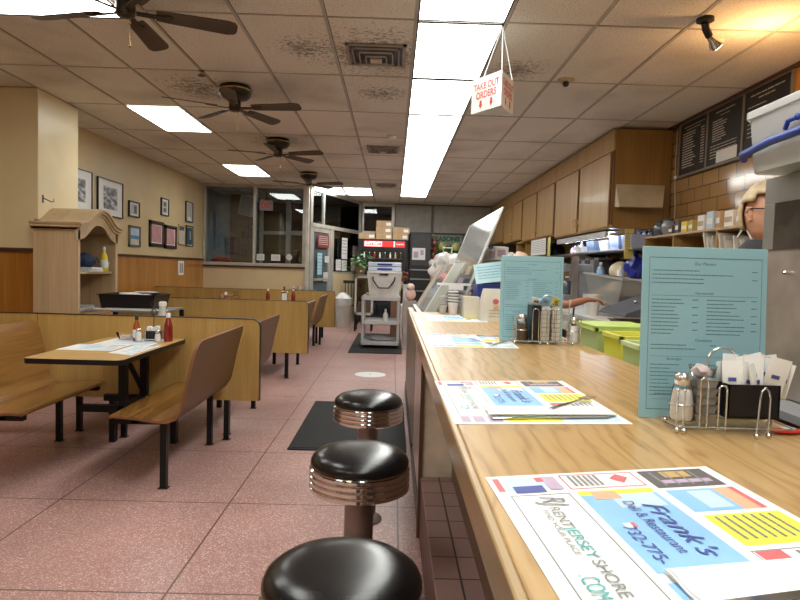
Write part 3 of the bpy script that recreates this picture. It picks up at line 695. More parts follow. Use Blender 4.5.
# ------------------------------------------------------------------ standing menus
def menu(x, y, w, h, label, big, lean=.05):
    o = thing('menu_card', label, 'menu', (x, y, 1.02), 0, 'turquoise menus standing on the counter')
    o.rotation_euler = (-lean, 0, 0)
    part('laminated_card', MB().box(0, w, 0, .003, 0, h), MENU, o, .001)
    q = MB(); P = lambda u, v: (u*w, -.0006, v*h)
    def r(u0, u1, v0, v1): q.quad(P(u0, v0), P(u1, v0), P(u1, v1), P(u0, v1))
    for a in ((.055, .955, .935, .939), (.055, .955, .05, .054), (.055, .059, .05, .939), (.951, .955, .05, .939), (.08, .93, .715, .717), (.08, .93, .36, .3615)): r(*a)
    for a in ((.10, .93, .11, .1115), (.10, .93, .175, .1765)): r(*a)
    part('border_rules', q, MINK, o, smooth=False)
    g = MB(); sd = 0
    def col(u0, u1, v, n, dv_, price=True):
        nonlocal sd
        for k in range(n):
            sd += 1; vv = v - k*dv_; e = u0 + (u1-u0)*random.Random(sd).uniform(.4, .78)
            greek(g, u0, e, vv, .0075, P, sd, .22)
            if price and k % 2 == 0: greek(g, u1-.045, u1, vv, .0075, P, sd+900, .1)
    col(.08, .92, .86, 4, .024); col(.08, .45, .69, 10, .022); col(.52, .92, .69, 10, .022)
    col(.08, .60, .425, 2, .022); col(.08, .44, .31, 9, .022); col(.52, .92, .31, 9, .022); col(.12, .8, .14, 1, .02, False)
    part('menu_lines', g, MINK, o, smooth=False)
    for t, u, v, s in (('Our Platters', .5, .895, .0085), ('Homemade', .5, .725, .008), ('Omelettes', .5, .45, .008), ('Beverages', .27, .34, .0075), ('Desserts', .72, .34, .0075)):
        text_mesh(t, s, (u*w, -.0008, v*h), (1, 0, 0), (0, 0, 1), 'heading', MINK, o, 0, 'CENTER')
menu(.497, 1.185, .252, .342, 'large turquoise menu standing behind the nearer condiment caddy', True)
menu(.442, 2.46, .258, .352, 'turquoise menu standing behind the farther condiment caddy', False)

# ------------------------------------------------------------------ shakers, caddies
def shaker(x, y, z, fill, label, h=.10, r=.021):
    o = thing('shaker', label, 'shaker', (x, y, z), .3, 'glass shakers')
    part('glass_body', MB().lathe([(r*.95, .002), (r*1.05, .01), (r*1.02, h*.4), (r*.82, h*.70), (r*.72, h*.76)], 10), JARGL, o)
    part('contents', MB().lathe([(r*.90, .004), (r*.99, .012), (r*.965, h*.4), (r*.78, h*.66)], 10), fill, o)
    part('metal_cap', MB().lathe([(r*.70, h*.75), (r*.76, h*.77), (r*.78, h*.86), (r*.74, h*.93), (r*.55, h*.985), (r*.2, h)], 24), plain('shaker_steel', (.74, .73, .71), .18, .85), o)
def inv_u(x0, x1, y, z0, z1, n=8):
    r = (x1-x0)/2; return [(x0, y, z0)] + [((x0+x1)/2 - r*math.cos(PI*k/n), y, z1 + r*math.sin(PI*k/n)) for k in range(n+1)] + [(x1, y, z0)]
def tub(o_xyz, label, grp, w=.030, d=.036, h=.014, cm=None):
    t = thing('jelly_tub', label, 'jelly portion', o_xyz, 0, grp)
    part('cup', MB().rings([[Vector((sx*w*.42, sy*d*.42, 0)) for sx, sy in ((-1,-1),(1,-1),(1,1),(-1,1))], [Vector((sx*w*.5, sy*d*.5, h)) for sx, sy in ((-1,-1),(1,-1),(1,1),(-1,1))]]), cm or plain('tub_grey', (.30, .28, .27), .4), t)
    part('foil_lid', MB().box(-w*.55, w*.55, -d*.55, d*.55, h, h+.0012), STEEL, t); return t
# near caddy
cx, cy, cz = .632, 1.10, 1.02
K = thing('condiment_caddy', 'chrome wire caddy with black sugar box, nearer the viewer', 'caddy', (cx, cy, cz))
q = MB(); Z = .012
q.tube([(-.112, -.030, Z), (-.03, -.034, Z), (.10, -.034, Z), (.10, .045, Z), (-.112, .045, Z)], .0016, 6, True)
q.tube([(-.089+.023*math.cos(a), .004+.023*math.sin(a), .048) for a in [2*PI*k/16 for k in range(16)]], .0014, 6, True)
part('base_wire', q, WIRE, K)
for pts in (inv_u(-.070, -.057, -.026, .010, .094), inv_u(-.042, -.028, -.036, .008, .082)): part('upright_wire', MB().tube(pts, .0017, 6), WIRE, K)
part('upright_wire', MB().tube([(.014, -.060, .006), (.024, -.050, .07), (.027, -.048, .082), (.034, -.047, .089), (.041, -.047, .082), (.043, -.048, .07), (.037, -.056, .006)], .0018, 6), WIRE, K)
for x, y, h in ((-.112, -.028, .078), (-.103, -.034, .078)):
    part('upright_wire', MB().tube([(x, y, .008), (x, y, h)], .0016, 6).ball((x, y, h), .003, 8, 6), WIRE, K)
part('handle', MB().tube([(-.036, .02, .05)] + [(-.008-.028*math.cos(PI*k/10), .02, .125+.026*math.sin(PI*k/10)) for k in range(11)] + [(.02, .02, .05)], .0024, 6), WIRE, K)
for x, y in ((-.112, -.030), (-.102, -.036), (.014, -.061), (.038, -.057), (.10, .04), (-.10, .045)): part('ball_foot', MB().ball((x, y, .0055), .0055, 12, 8), CHROME, K)
q = MB().box(-.020, .075, -.026, .032, .028, .032); q.box(-.020, -.017, -.026, .032, .03, .090); q.box(.072, .075, -.026, .032, .03, .090); q.box(-.020, .075, -.026, -.023, .03, .090); q.box(-.020, .075, .029, .032, .03, .090)
part('sugar_box', q, BLACK, K)
shaker(cx-.089, cy+.004, cz+.014, SALT, 'glass salt shaker held in the nearer wire caddy', .092, .0205)
for i in range(5):
    tub((cx-.048, cy+.014, cz+.015+.0158*i), 'jelly tub stacked inside the nearer caddy', 'jelly tubs in the nearer caddy', .040, .042)
o = thing('film_cup', 'clear cup with pinkish sachets above the jelly tubs of the nearer caddy', 'cup', (cx-.048, cy+.014, cz+.0955))
part('cup_wall', MB().lathe([(.018, 0), (.025, .022)], 20, cap=False), JARGL, o); part('sachets', blob((0, 0, .012), (.016, .016, .012), 3, .3, 3, 2), plain('sachet_pink', (.6, .5, .5), .6), o)
pk0 = None; rk2 = random.Random(4)
for i in range(18):
    col, row = i % 6, i // 6
    x = -.004 + col*.0165 + row*.004; y = -.016 + row*.018
    if pk0 is None:
        pk0 = thing('sugar_packet', 'white sugar packet standing in the black box of the nearer caddy', 'sugar packet', (0, 0, 0), 0, 'sugar packets in the black box')
        rs = []
        for k in range(7):
            z = .068*k/6; t = .0006 + .0042*math.sin(PI*k/6); rs.append([Vector((-.017, -t*.3, z)), Vector((0, -t, z)), Vector((.017, -t*.3, z)), Vector((.017, t*.3, z)), Vector((0, t, z)), Vector((-.017, t*.3, z))])
        part('paper_pouch', MB().rings(rs), PAPER, pk0); part('blue_print', MB().quad((-.008, -.0052, .030), (.005, -.0052, .030), (.005, -.0052, .037), (-.008, -.0052, .037)).quad((-.008, .0052, .030), (.005, .0052, .030), (.005, .0052, .037), (-.008, .0052, .037)), NAVY, pk0)
        p = pk0
    else: p = dup(pk0, (0, 0, 0))
    p.location = (cx+x, cy+y, cz+.060+rk2.uniform(0, .016)); p.rotation_euler = (rk2.uniform(-.2, .2), rk2.uniform(-.35, .35), rk2.uniform(-.6, .6))
rp = thing('condiment_packet', 'red ketchup packet lying on the counter under the nearer caddy', 'packet', (.80, 1.10, 1.0205), .2)
rp.location = (.735, 1.09, 1.0205)
part('pouch', blob((0, 0, .004), (.035, .018, .004), 4, .05, 2, 2, 0), RED, rp); part('white_print', MB().box(-.012, .012, -.008, .008, .0086, .009), PAPER, rp)
# far caddy
cx, cy = .618, 2.40
K = thing('condiment_caddy', 'chrome wire caddy of black and grey tubs before the farther menu', 'caddy', (cx, cy, cz))
q = MB(); q.tube([(-.14, -.03, .012), (.13, -.03, .012), (.13, .05, .012), (-.14, .05, .012)], .0018, 6, True)
for s in (-.095, .115): q.tube([(s+.03*math.cos(a), .012+.03*math.sin(a), .055) for a in [2*PI*k/16 for k in range(16)]], .0016, 6, True)
part('base_wire', q, WIRE, K)
for a in (-.062, -.03, 0, .03): part('upright_wire', MB().tube(inv_u(a, a+.024, -.033, .010, .13), .0018, 6), WIRE, K)
for a in (-.14, -.125, .13): part('upright_wire', MB().tube([(a, -.03, .01), (a, -.03, .11)], .0018, 6), WIRE, K)
part('handle', MB().tube([(-.03, .01, .05)] + [(.01-.035*math.cos(PI*k/10), .01, .165+.03*math.sin(PI*k/10)) for k in range(11)] + [(.045, .01, .05)], .0024, 6), WIRE, K)
for x, y in ((-.03, -.034), (.0, -.036), (-.13, -.03), (.10, -.03), (-.1, .05), (.1, .05)): part('ball_foot', MB().ball((x, y, .006), .006, 12, 8), CHROME, K)
part('black_box', MB().box(-.066, -.030, -.028, .05, .015, .155), BLACK, K)
for i in range(8):
    tub((cx-.006, cy+.006, cz+.016+.0175*i), 'jelly tub in the first stack inside the farther caddy', 'jelly tubs in the farther caddy', .034, .04, .015, PAPER)
    tub((cx+.036, cy+.006, cz+.016+.0175*i), 'jelly tub in the second stack inside the farther caddy', 'jelly tubs in the farther caddy', .034, .04, .015, PAPER)
shaker(cx-.095, cy+.010, cz+.003, PEPPER, 'glass pepper shaker beside the farther caddy, before the menu', .115, .024)
shaker(cx+.115, cy+.012, cz+.003, SALT, 'glass salt shaker at the counter edge by the farther caddy', .108, .024)
for k, (dx, m_, l) in enumerate(((-.045, PAPER, 'white sweetener packet on top of the farther caddy'), (-.01, SKYB, 'blue sweetener packet on top of the farther caddy'), (.03, MUST, 'yellow sweetener packet on top of the farther caddy'))):
    p = thing('sweetener_packet', l, 'packet', (cx+dx, cy+.012, cz+.157), .3*k); p.rotation_euler = (.5, .2, .4*k)
    part('pouch', MB().box(-.022, .022, -.002, .002, 0, .03), m_, p, .001); part('print', MB().box(-.01, .01, -.0026, -.002, .01, .02), PGRY, p)

# ------------------------------------------------------------------ booths
def divider(y, x0, label, seams, xr=-.972):
    """low oak panel running out from the left wall, y = its near face"""
    o = thing('booth_divider', label, 'booth divider', (xr, y, 0), 0, 'oak booth dividers')
    w = xr - x0; zb, zt, r = .30, .905, .06
    pl = [(-w, zb), (0, zb), (0, zt-r)] + [(-r+r*math.cos(a), zt-r+r*math.sin(a)) for a in [PI/2*k/6 for k in range(1, 7)]] + [(-w, zt)]
    part('panel', MB().prism(pl, 'y', 0, .036), OAK, o)
    pts = [(p[0], p[1]) for p in pl[1:]]
    q = MB(); rs = []
    for i, (u, v) in enumerate(pts):
        a = pts[max(i-1, 0)]; b = pts[min(i+1, len(pts)-1)]; d = Vector((b[0]-a[0], b[1]-a[1])).normalized(); n = Vector((d.y, -d.x))*.005
        rs.append([Vector((u, -.003, v)), Vector((u+n.x, -.003, v+n.y)), Vector((u+n.x, .039, v+n.y)), Vector((u, .039, v))])
    q.rings(rs); part('edge_trim', q, EDGE, o)
    g = MB()
    for s in seams: g.box(s-xr-.002, s-xr+.002, -.0015, .0, zb, zt)
    part('panel_seam', g, SEAMSHADE, o)
    for lx in (-.24, -1.0, -w+.15):
        part('leg', MB().box(lx-.018, lx+.018, .001, .035, 0, zb).box(lx-.028, lx+.028, -.008, .044, 0, .004), BLACKM, o)
    return o
divider(4.44, -3.99, 'nearest oak booth divider with black trim, behind the front table', [-2.60])
divider(6.98, -3.99, 'second oak booth divider, beyond the wooden hutch', [-2.60])
divider(10.15, -3.99, 'farthest oak booth divider, before the storefront window', [-2.62])

prof = [(0, .418), (.012, .432), (.05, .438), (.16, .430), (.27, .415), (.34, .412), (.385, .430), (.412, .475), (.432, .56), (.455, .68), (.485, .80), (.505, .868)]
def bench(name_label, side, y0, y1, xf, grp='brown laminate booth benches'):
    """side +1: sitter faces left (seat front at xf, back to the right)"""
    o = thing('booth_bench', name_label, 'bench', (xf, (y0+y1)/2, 0), 0, grp)
    hl = (y1-y0)/2; th = .016; q = MB(); n = len(prof)
    def inset(i):
        t = max(0, (prof[i][1]-.80)/.068) if i > 7 else 0; s = .05 if i == 0 else (.02 if i == 1 else 0)
        return (1-math.sqrt(max(0, 1-t*t)))*.07 + s
    prof2 = prof[:-1] + [(.4915, .822), (.497, .84), (.502, .856), prof[-1]]
    rows_i = []; rows_o = []
    for i, (u, v) in enumerate(prof2):
        a = prof2[max(i-1, 0)]; b = prof2[min(i+1, len(prof2)-1)]; d = Vector((b[0]-a[0], b[1]-a[1])).normalized(); nn = Vector((-d.y, d.x))
        t = max(0, (v-.79)/.078); s = .03 if i == 0 else (.01 if i == 1 else 0); ins = (1-math.sqrt(max(0, 1-min(1, t)**2)))*.06 + s
        rows_i.append([Vector((side*u, -hl+ins, v)), Vector((side*u, hl-ins, v))])
        rows_o.append([Vector((side*(u-nn.x*th), -hl+ins, v-nn.y*th)), Vector((side*(u-nn.x*th), hl-ins, v-nn.y*th))])
    bm = q.bm; vi = [[bm.verts.new(p) for p in r] for r in rows_i]; vo = [[bm.verts.new(p) for p in r] for r in rows_o]
    for i in range(len(vi)-1):
        f_ = bm.faces.new((vi[i][0], vi[i+1][0], vi[i+1][1], vi[i][1])); f_.material_index = 0
        f_ = bm.faces.new((vo[i][0], vo[i][1], vo[i+1][1], vo[i+1][0])); f_.material_index = 1
        for s in (0, 1):
            f_ = bm.faces.new((vi[i][s], vo[i][s], vo[i+1][s], vi[i+1][s])); f_.material_index = 2
    for i in (0, -1):
        f_ = bm.faces.new((vi[i][0], vi[i][1], vo[i][1], vo[i][0])); f_.material_index = 2
    part('seat_shell', q, [SEAT, BACK, plain('shell_edge', (.22, .09, .04), .4)], o)
    part('seat_rail', MB().box(side*.12 if side > 0 else -.16, .16 if side > 0 else -.12, -hl+.06, hl-.06, .375, .405).box(min(side*.02, side*.32), max(side*.02, side*.32), -hl+.06, -hl+.10, .375, .402).box(min(side*.02, side*.32), max(side*.02, side*.32), hl-.10, hl-.06, .375, .402), BLACKM, o)
    for yy in (-hl+.08, hl-.08):
        part('leg', MB().box(side*.30-.018, side*.30+.018, yy-.018, yy+.018, .004, .395).box(side*.30-.028, side*.30+.028, yy-.024, yy+.024, 0, .004), BLACKM, o)
    return o
XR, XL = -1.595, -2.075
bench('brown bench with plum back at the front table, on the aisle side', 1, 3.37, 4.40, XR)
bench('brown bench at the front table, on the left wall side', -1, 3.37, 4.40, XL)
bench('bench with plum back just beyond the nearest divider, aisle side', 1, 4.52, 5.55, XR+.05)
bench('bench just beyond the nearest divider, on the wall side', -1, 4.52, 5.55, XL)
bench('bench just beyond the second divider, aisle side', 1, 7.08, 8.10, XR+.05)
bench('bench just beyond the second divider, on the wall side', -1, 7.08, 8.10, XL)
bench('bench just in front of the farthest divider, aisle side', 1, 9.02, 10.07, XR)
bench('bench just in front of the farthest divider, on the wall side', -1, 9.02, 10.07, XL)
bench('bench beyond the farthest divider, aisle side', 1, 10.28, 11.30, XR)
bench('bench beyond the farthest divider, on the wall side', -1, 10.28, 11.30, XL)
def table(y0, y1, label):
    x0, x1 = -2.055, -1.50; cx_, cy_ = (x0+x1)/2, (y0+y1)/2; w, h = (x1-x0)/2, (y1-y0)/2
    o = thing('booth_table', label, 'table', (cx_, cy_, 0), 0, 'booth tables')
    def rr(w_, h_, r):
        p = []
        for sx, sy, a0 in ((1, 1, 0), (-1, 1, 1), (-1, -1, 2), (1, -1, 3)):
            p += [(sx*(w_-r)+r*math.cos(a), sy*(h_-r)+r*math.sin(a)) for a in [PI/2*(a0+k/4) for k in range(5)]]
        return p
    part('tabletop', MB().prism(rr(w-.003, h-.003, .04), 'z', .728, .7525), OAKTOP, o)
    part('edge_band', MB().prism(rr(w, h, .043), 'z', .722, .751), EDGE, o)
    for yy in (.12, .46): part('pedestal', MB().box(-.024, .024, yy-.024, yy+.024, .345, .70), BLACKM, o)
    q = MB().box(-.03, .03, -.40, .48, .70, .722); q.box(-.28, .28, .10, .15, .30, .345); q.box(-.28, .28, .43, .48, .30, .345); q.box(-.03, .03, .10, .48, .30, .345)
    q.box(-.24, -.20, .43, .48, 0, .30); q.box(.20, .24, .43, .48, 0, .30)
    part('steel_frame', q, BLACKM, o)
    part('brace', MB().tube([(0, .14, .68), (0, .44, .38)], .018, 6), BLACKM, o)
    return o
table(3.35, 4.42, 'oak laminate booth table with black edge, nearest the viewer')
table(4.50, 5.55, 'booth table just beyond the nearest divider')
table(7.04, 8.10, 'booth table just beyond the second divider')
table(9.00, 10.12, 'booth table in front of the farthest divider')
table(10.22, 11.30, 'booth table beyond the farthest divider')
ZT = .7525
placemat([(-1.98, 4.34), (-1.60, 4.34), (-1.60, 3.98), (-1.98, 3.98)], ZT, 'blue and white placemat at the far end of the front booth table', False, 'placemats on the front booth table')
placemat([(-2.06, 3.98), (-1.72, 3.98), (-1.72, 3.70), (-2.06, 3.70)], ZT, 'placemat on the wall side of the front booth table', False, 'placemats on the front booth table')
placemat([(-1.70, 3.98), (-1.53, 3.98), (-1.53, 3.55), (-1.70, 3.62)], ZT, 'narrow placemat on the aisle side of the front booth table', False, 'placemats on the front booth table')
def bottle(name, label, x, y, z, h, r, body, cap, lab=None, grp=None, neck=.3, cat='bottle'):
    o = thing(name, label, cat, (x, y, z), 0, grp)
    part('body', MB().lathe([(r*.92, 0), (r, h*.03), (r, h*.52), (r*.85, h*.62), (r*neck*1.1, h*.80), (r*neck, h*.86)], 20), body, o)
    part('cap', MB().lathe([(r*neck*1.25, h*.84), (r*neck*1.3, h*.95), (r*neck*.9, h)], 16), cap, o)
    if lab: part('paper_label', MB().lathe([(r*1.015, h*.14), (r*1.015, h*.46)], 20, cap=False), lab, o)
    return o
def ketchup(x, y, z, label, h=.20): return bottle('ketchup_bottle', label, x, y, z, h, .030, KETCH, WHITE, None, 'ketchup bottles on the tables', .42)
ketchup(-1.57, 4.24, ZT, 'red ketchup bottle with white cap on the front booth table')
bottle('hot_sauce_bottle', 'orange-red hot sauce bottle with dark cap on the front booth table', -1.775, 4.20, ZT+.0018, .175, .024, plain('hot_sauce', (.35, .07, .015), .25), BLACK, PAPER, None, .4)
shaker(-1.715, 4.25, ZT+.0018, SALT, 'salt shaker among the condiments on the front booth table', .10, .024)
shaker(-1.62, 4.18, ZT+.0018, SALT, 'short salt shaker beside the ketchup on the front booth table', .085, .020)
shaker(-1.74, 4.15, ZT+.0018, SALT, 'clear shaker in front of the hot sauce on the front booth table', .095, .021)
def small_caddy(x, y, z, label):
    o = thing('condiment_caddy', label, 'caddy', (x, y, z), 0, 'small table caddies')
    q = MB(); q.tube([(-.05, -.035, .01), (.05, -.035, .01), (.05, .035, .01), (-.05, .035, .01)], .002, 6, True)
    for s in (-.05, .05): q.tube([(s, -.035, .01), (s, -.035, .08)], .002, 6).tube([(s, .035, .01), (s, .035, .08)], .002, 6)
    part('wire_frame', q, WIRE, o); part('handle', MB().tube([(0, 0, .012), (0, 0, .19)], .003, 6).tube([(.02*math.cos(a), 0, .20+.02*math.sin(a)) for a in [2*PI*k/12 for k in range(12)]], .003, 6, True), DGREY, o)
    part('black_box', MB().box(-.045, .045, -.03, .03, .012, .07), BLACK, o)
    part('sugar_packets', MB().box(-.04, -.02, -.025, .025, .05, .10).box(-.015, .01, -.022, .026, .05, .095).box(.015, .04, -.025, .02, .05, .103), PAPER, o, .004)
    return o
small_caddy(-1.675, 4.25, ZT+.0018, 'black sugar caddy with tall handle on the front booth table')
cd = thing('creamer_dish', 'clear dish of creamers on the far side of the front booth table', 'dish', (-1.88, 4.28, ZT+.0018))
part('dish', MB().lathe([(.05, 0), (.07, .05), (.066, .05), (.046, .005)], 20, cap=False), JARGL, cd)
part('creamer_tubs', MB().lathe([(.015, .006), (.018, .03)], 10, (-.02, 0, 0)).lathe([(.015, .006), (.018, .032)], 10, (.02, .015, 0)).lathe([(.015, .006), (.018, .034)], 10, (.015, -.022, 0)), plain('creamer_pink', (.75, .6, .55), .5), cd)
# things peeping over the dividers
bottle('syrup_dispenser', 'white capped dispenser behind the nearest divider', -1.88, 4.95, ZT, .235, .035, LGREY, WHITE, None, None, .7)
small_caddy(-2.02, 5.1, ZT, 'caddy behind the nearest divider')

ketchup(-1.93, 9.35, ZT, 'ketchup bottle on the table before the farthest divider, wall side', .20)
K1 = ketchup(-2.03, 7.35, ZT, 'ketchup bottle just beyond the second divider, left of a small caddy', .22)
small_caddy(-1.92, 7.38, ZT, 'small caddy beside the ketchup just beyond the second divider')
K2 = ketchup(-1.53, 9.30, ZT, 'ketchup bottle near the aisle before the farthest divider', .21)
np_ = thing('napkin_dispenser', 'chrome napkin dispenser near the aisle before the farthest divider', 'napkin dispenser', (-1.66, 9.30, ZT))
part('case', MB().box(-.055, .055, -.05, .05, 0, .17), CHROME, np_, .006); part('napkins', MB().box(-.04, .04, -.052, -.05, .03, .14), PAPER, np_)
bottle('sauce_bottle', 'dark sauce bottle on the table beyond the farthest divider', -1.96+.0, 10.9, ZT, .19, .03, plain('brown_sauce', (.10, .04, .02), .25), BLACK, PAPER, None, .4)
ketchup(-1.80, 10.95, ZT, 'ketchup bottle on the table beyond the farthest divider')
bt = thing('serving_tray', 'black oval tray of dishes on a table beyond the farthest divider', 'tray', (-1.62, 10.75, ZT+.125))
part('tray', MB().lathe([(.20, 0), (.26, .02), (.25, .022), (.19, .006)], 28, cap=False).lathe([(.2, 0), (.2, .006)], 28), BLACK, bt)
part('cups', MB().lathe([(.03, .006), (.035, .08)], 12, (-.05, 0, 0)).lathe([(.03, .006), (.035, .07)], 12, (.07, .05, 0)), LGREY, bt)
bs = thing('tray_riser', 'low black stand under the oval tray beyond the farthest divider', 'stand', (-1.62, 10.75, ZT))
part('stand', MB().lathe([(.12, 0), (.12, .01), (.03, .02), (.03, .11), (.10, .125)], 20), BLACK, bs)

# ------------------------------------------------------------------ hutch against the column
hx0, hx1, hy0, hy1 = -3.515, -3.10, 5.93, 6.78
Hh = thing('hutch', 'pale wooden hutch with arched cornice standing by the column', 'hutch', ((hx0+hx1)/2, (hy0+hy1)/2, 0))
hw, hd = (hx1-hx0)/2, (hy1-hy0)/2   # hw: half depth (x), hd: half width (y)
part('side_panel', MB().box(-hw, hw, -hd, -hd+.025, .02, 1.60), PINE, Hh, .002); part('side_panel', MB().box(-hw, hw, hd-.025, hd, .02, 1.60), PINE, Hh, .002)
part('back_panel', MB().box(-hw, -hw+.015, -hd+.025, hd-.025, .02, 1.70), plain('hutch_inside', (.30, .215, .15), .6), Hh)
for z, nm in ((.02, 'shelf'), (.78, 'shelf'), (1.17, 'shelf')): part(nm, MB().box(-hw+.015, hw-.03, -hd+.025, hd-.025, z, z+.022), PINE, Hh)
for s in (-1, 1): part('front_stile', MB().box(hw, hw+.02, s*hd-(.045 if s > 0 else 0), s*hd+(.045 if s < 0 else 0), .0, 1.60), PINE, Hh, .002)
dp = part('cupboard_door', MB().box(hw, hw+.02, -hd+.05, -.005, .05, .76), PINE, Hh, .003); part('knob', MB().ball((hw+.03, -.04, .42), .014), BRASS, dp)
dp = part('cupboard_door', MB().box(hw, hw+.02, .005, hd-.05, .05, .76), PINE, Hh, .003); part('knob', MB().ball((hw+.03, .04, .42), .014), BRASS, dp)
def arch(y, lo=0):
    t = abs(y)/hd; return .165*math.exp(-(t/.55)**2.6) if t < 1.2 else 0
def ribbon(z_lo, z_hi, x0, x1, amp=1, amp_lo=None):
    n = 28; rs = []; al = amp if amp_lo is None else amp_lo
    for k in range(n+1):
        y = -(hd+.03) + 2*(hd+.03)*k/n; a = arch(y)
        rs.append([Vector((x0, y, z_lo+a*al)), Vector((x1, y, z_lo+a*al)), Vector((x1, y, z_hi+a*amp)), Vector((x0, y, z_hi+a*amp))])
    return MB().rings(rs)
part('arched_apron', ribbon(1.505, 1.60, hw, hw+.02), PINE, Hh)
cor = part('cornice', ribbon(1.60, 1.625, -hw-.01, hw+.035), PINE, Hh)
part('cornice_bead', ribbon(1.625, 1.655, -hw-.01, hw+.055), PINE, cor); part('cornice_cap', ribbon(1.655, 1.675, -hw-.01, hw+.075), PINE, cor)
side = MB(); side.box(-hw-.01, hw+.03, -hd-.03, -hd, 1.60, 1.625); side.box(-hw-.01, hw+.05, -hd-.05, -hd, 1.625, 1.655); side.box(-hw-.01, hw+.07, -hd-.065, -hd, 1.655, 1.675)
part('side_moulding', side, PINE, Hh, .003)
# contents
o = thing('storage_pouch', 'dark blue pouch on the upper shelf of the hutch', 'pouch', (-3.23, 6.36, 1.237)); part('pouch', blob((0, 0, .07), (.10, .13, .08), 5, .08, 2, 3, 0), plain('navy_cloth', (.015, .03, .08), .7), o); part('strap', MB().tube([(.09, -.1, .05), (.12, 0, .11), (.09, .1, .05)], .008), BLACK, o)
for k, (c_, l) in enumerate(((PAPER, 'white book lying under the dark blue pouch in the hutch'), (LBLUE, 'pale blue book lying on the white book in the hutch'))):
    o = thing('book', l, 'book', (-3.22, 6.36, 1.192+k*.0225), .1*k); part('cover', MB().box(-.11, .11, -.15, .15, 0, .022), c_, o, .001); part('pages', MB().box(-.105, .113, -.145, .145, .003, .019), PAPER, o)
bottle('mustard_bottle', 'yellow mustard bottle with white nozzle on the hutch shelf', -3.135, 6.58, 1.192, .27, .038, MUST, WHITE, PAPER, None, .3)
o = thing('cup', 'white paper cup beside the mustard bottle in the hutch', 'cup', (-3.18, 6.70, 1.192)); part('cup_wall', MB().lathe([(.03, 0), (.042, .10)], 20), WHITE, o); part('rim', MB().lathe([(.042, .098), (.045, .101), (.042, .104)], 20, cap=False), WHITE, o)
o = thing('paper_pile', 'loose white papers on the lower hutch shelf', 'papers', (-3.25, 6.20, .802)); part('sheets', MB().box(-.13, .13, -.16, .16, 0, .03), PAPER, o); part('top_sheet', MB().box(-.12, .13, -.15, .14, .03, .045, Matrix.Rotation(.08, 4, 'Z')), LGREY, o)
# bus stand with tub
bs = thing('bus_stand', 'white-topped service stand beside the hutch holding the black tub', 'stand', (-2.66, 6.35, 0))
part('top', MB().box(-.40, .36, -.32, .30, .80, .82), MGREY, bs, .004)
for sx in (-1, 1):
    for sy in (-1, 1): part('leg', MB().box(sx*.36-.02, sx*.36+.02, sy*.25-.02, sy*.25+.02, 0, .80), BLACKM, bs)
part('lower_shelf', MB().box(-.36, .36, -.25, .25, .3, .32), BLACKM, bs)
def frustum(w0, d0, w1, d1, z0, z1, t=.006):
    r = lambda w, d, z: [Vector((-w, -d, z)), Vector((w, -d, z)), Vector((w, d, z)), Vector((-w, d, z))]
    return MB().rings([r(w1-t, d1-t, z1), r(w0-t, d0-t, z0+t), ], cap0=False, cap1=False).rings([r(w0, d0, z0), r(w1, d1, z1), r(w1-t, d1-t, z1)], cap0=True, cap1=False).quad(*r(w0-t, d0-t, z0+t))
o = thing('bus_tub', 'black plastic bus tub on the service stand by the hutch', 'tub', (-2.69, 6.33, .8215)); part('tub_wall', frustum(.26, .19, .285, .21, 0, .15), BLACK, o); q = MB()
for a in ((-.30, .30, -.225, -.205), (-.30, .30, .205, .225), (-.30, -.28, -.225, .225), (.28, .30, -.225, .225)): q.box(*a, .145, .153)
part('rim', q, BLACK, o)
o = thing('dish_stack', 'white plates piled inside the black bus tub', 'plates', (-2.69, 6.33, .83)); part('plates', MB().lathe([(.10, 0), (.16, .13), (.155, .15), (.10, .14)], 28), PAPER, o); part('loose_plate', MB().lathe([(.05, .145), (.12, .163), (.115, .166), (.05, .15)], 24, (.1, .04, 0)), LGREY, o)
o = thing('folded_newspaper', 'white papers lying on the service stand in front of the black tub', 'papers', (-2.62, 6.07, .8215), .03); part('sheets', MB().box(-.36, .36, -.03, .015, 0, .012), PAPER, o); part('top_sheet', MB().box(-.25, .30, -.025, .01, .012, .018), LGREY, o)

# coat hook on the column
o = thing('coat_hook', 'metal coat hook on the lit face of the column', 'hook', (-3.5295, 6.12, 1.90)); part('plate', MB().box(0, .004, -.012, .012, -.03, .05), DGREY, o); part('hook_arm', MB().tube([(.004, 0, .02), (.04, .015, .0), (.07, .035, -.015), (.085, .045, -.01), (.085, .045, .015)], .005), DGREY, o)

# ------------------------------------------------------------------ wall pictures (left wall)
def frame(y0, y1, z0, z1, fm, label, art, cat='picture', mat_w=.18, t=.02, mt=None):
    o = thing('picture_frame', label, cat, (-4.0, (y0+y1)/2, (z0+z1)/2), 0, 'framed pictures on the left wall')
    w, h = (y1-y0)/2, (z1-z0)/2; q = MB()
    for a in ((-w, w, -h, -h+t), (-w, w, h-t, h), (-w, -w+t, -h, h), (w-t, w, -h, h)): q.box(.001, .028, *a)
    part('frame', q, fm, o, .001)
    part('mount', MB().box(.004, .014, -w+t, w-t, -h+t, h-t), mt or PAPER, o)
    iw, ih = (w-t)*(1-mat_w*1.2), (h-t)*(1-mat_w); q = MB()
    for i, (a, b, c_, d) in enumerate(art['r']): q.m(i if 'm' not in art else art['i'][i]).quad((.0145+.0003*i, a*iw, c_*ih), (.0145+.0003*i, b*iw, c_*ih), (.0145+.0003*i, b*iw, d*ih), (.0145+.0003*i, a*iw, d*ih))
    part('print', q, art['c'], o, smooth=False)
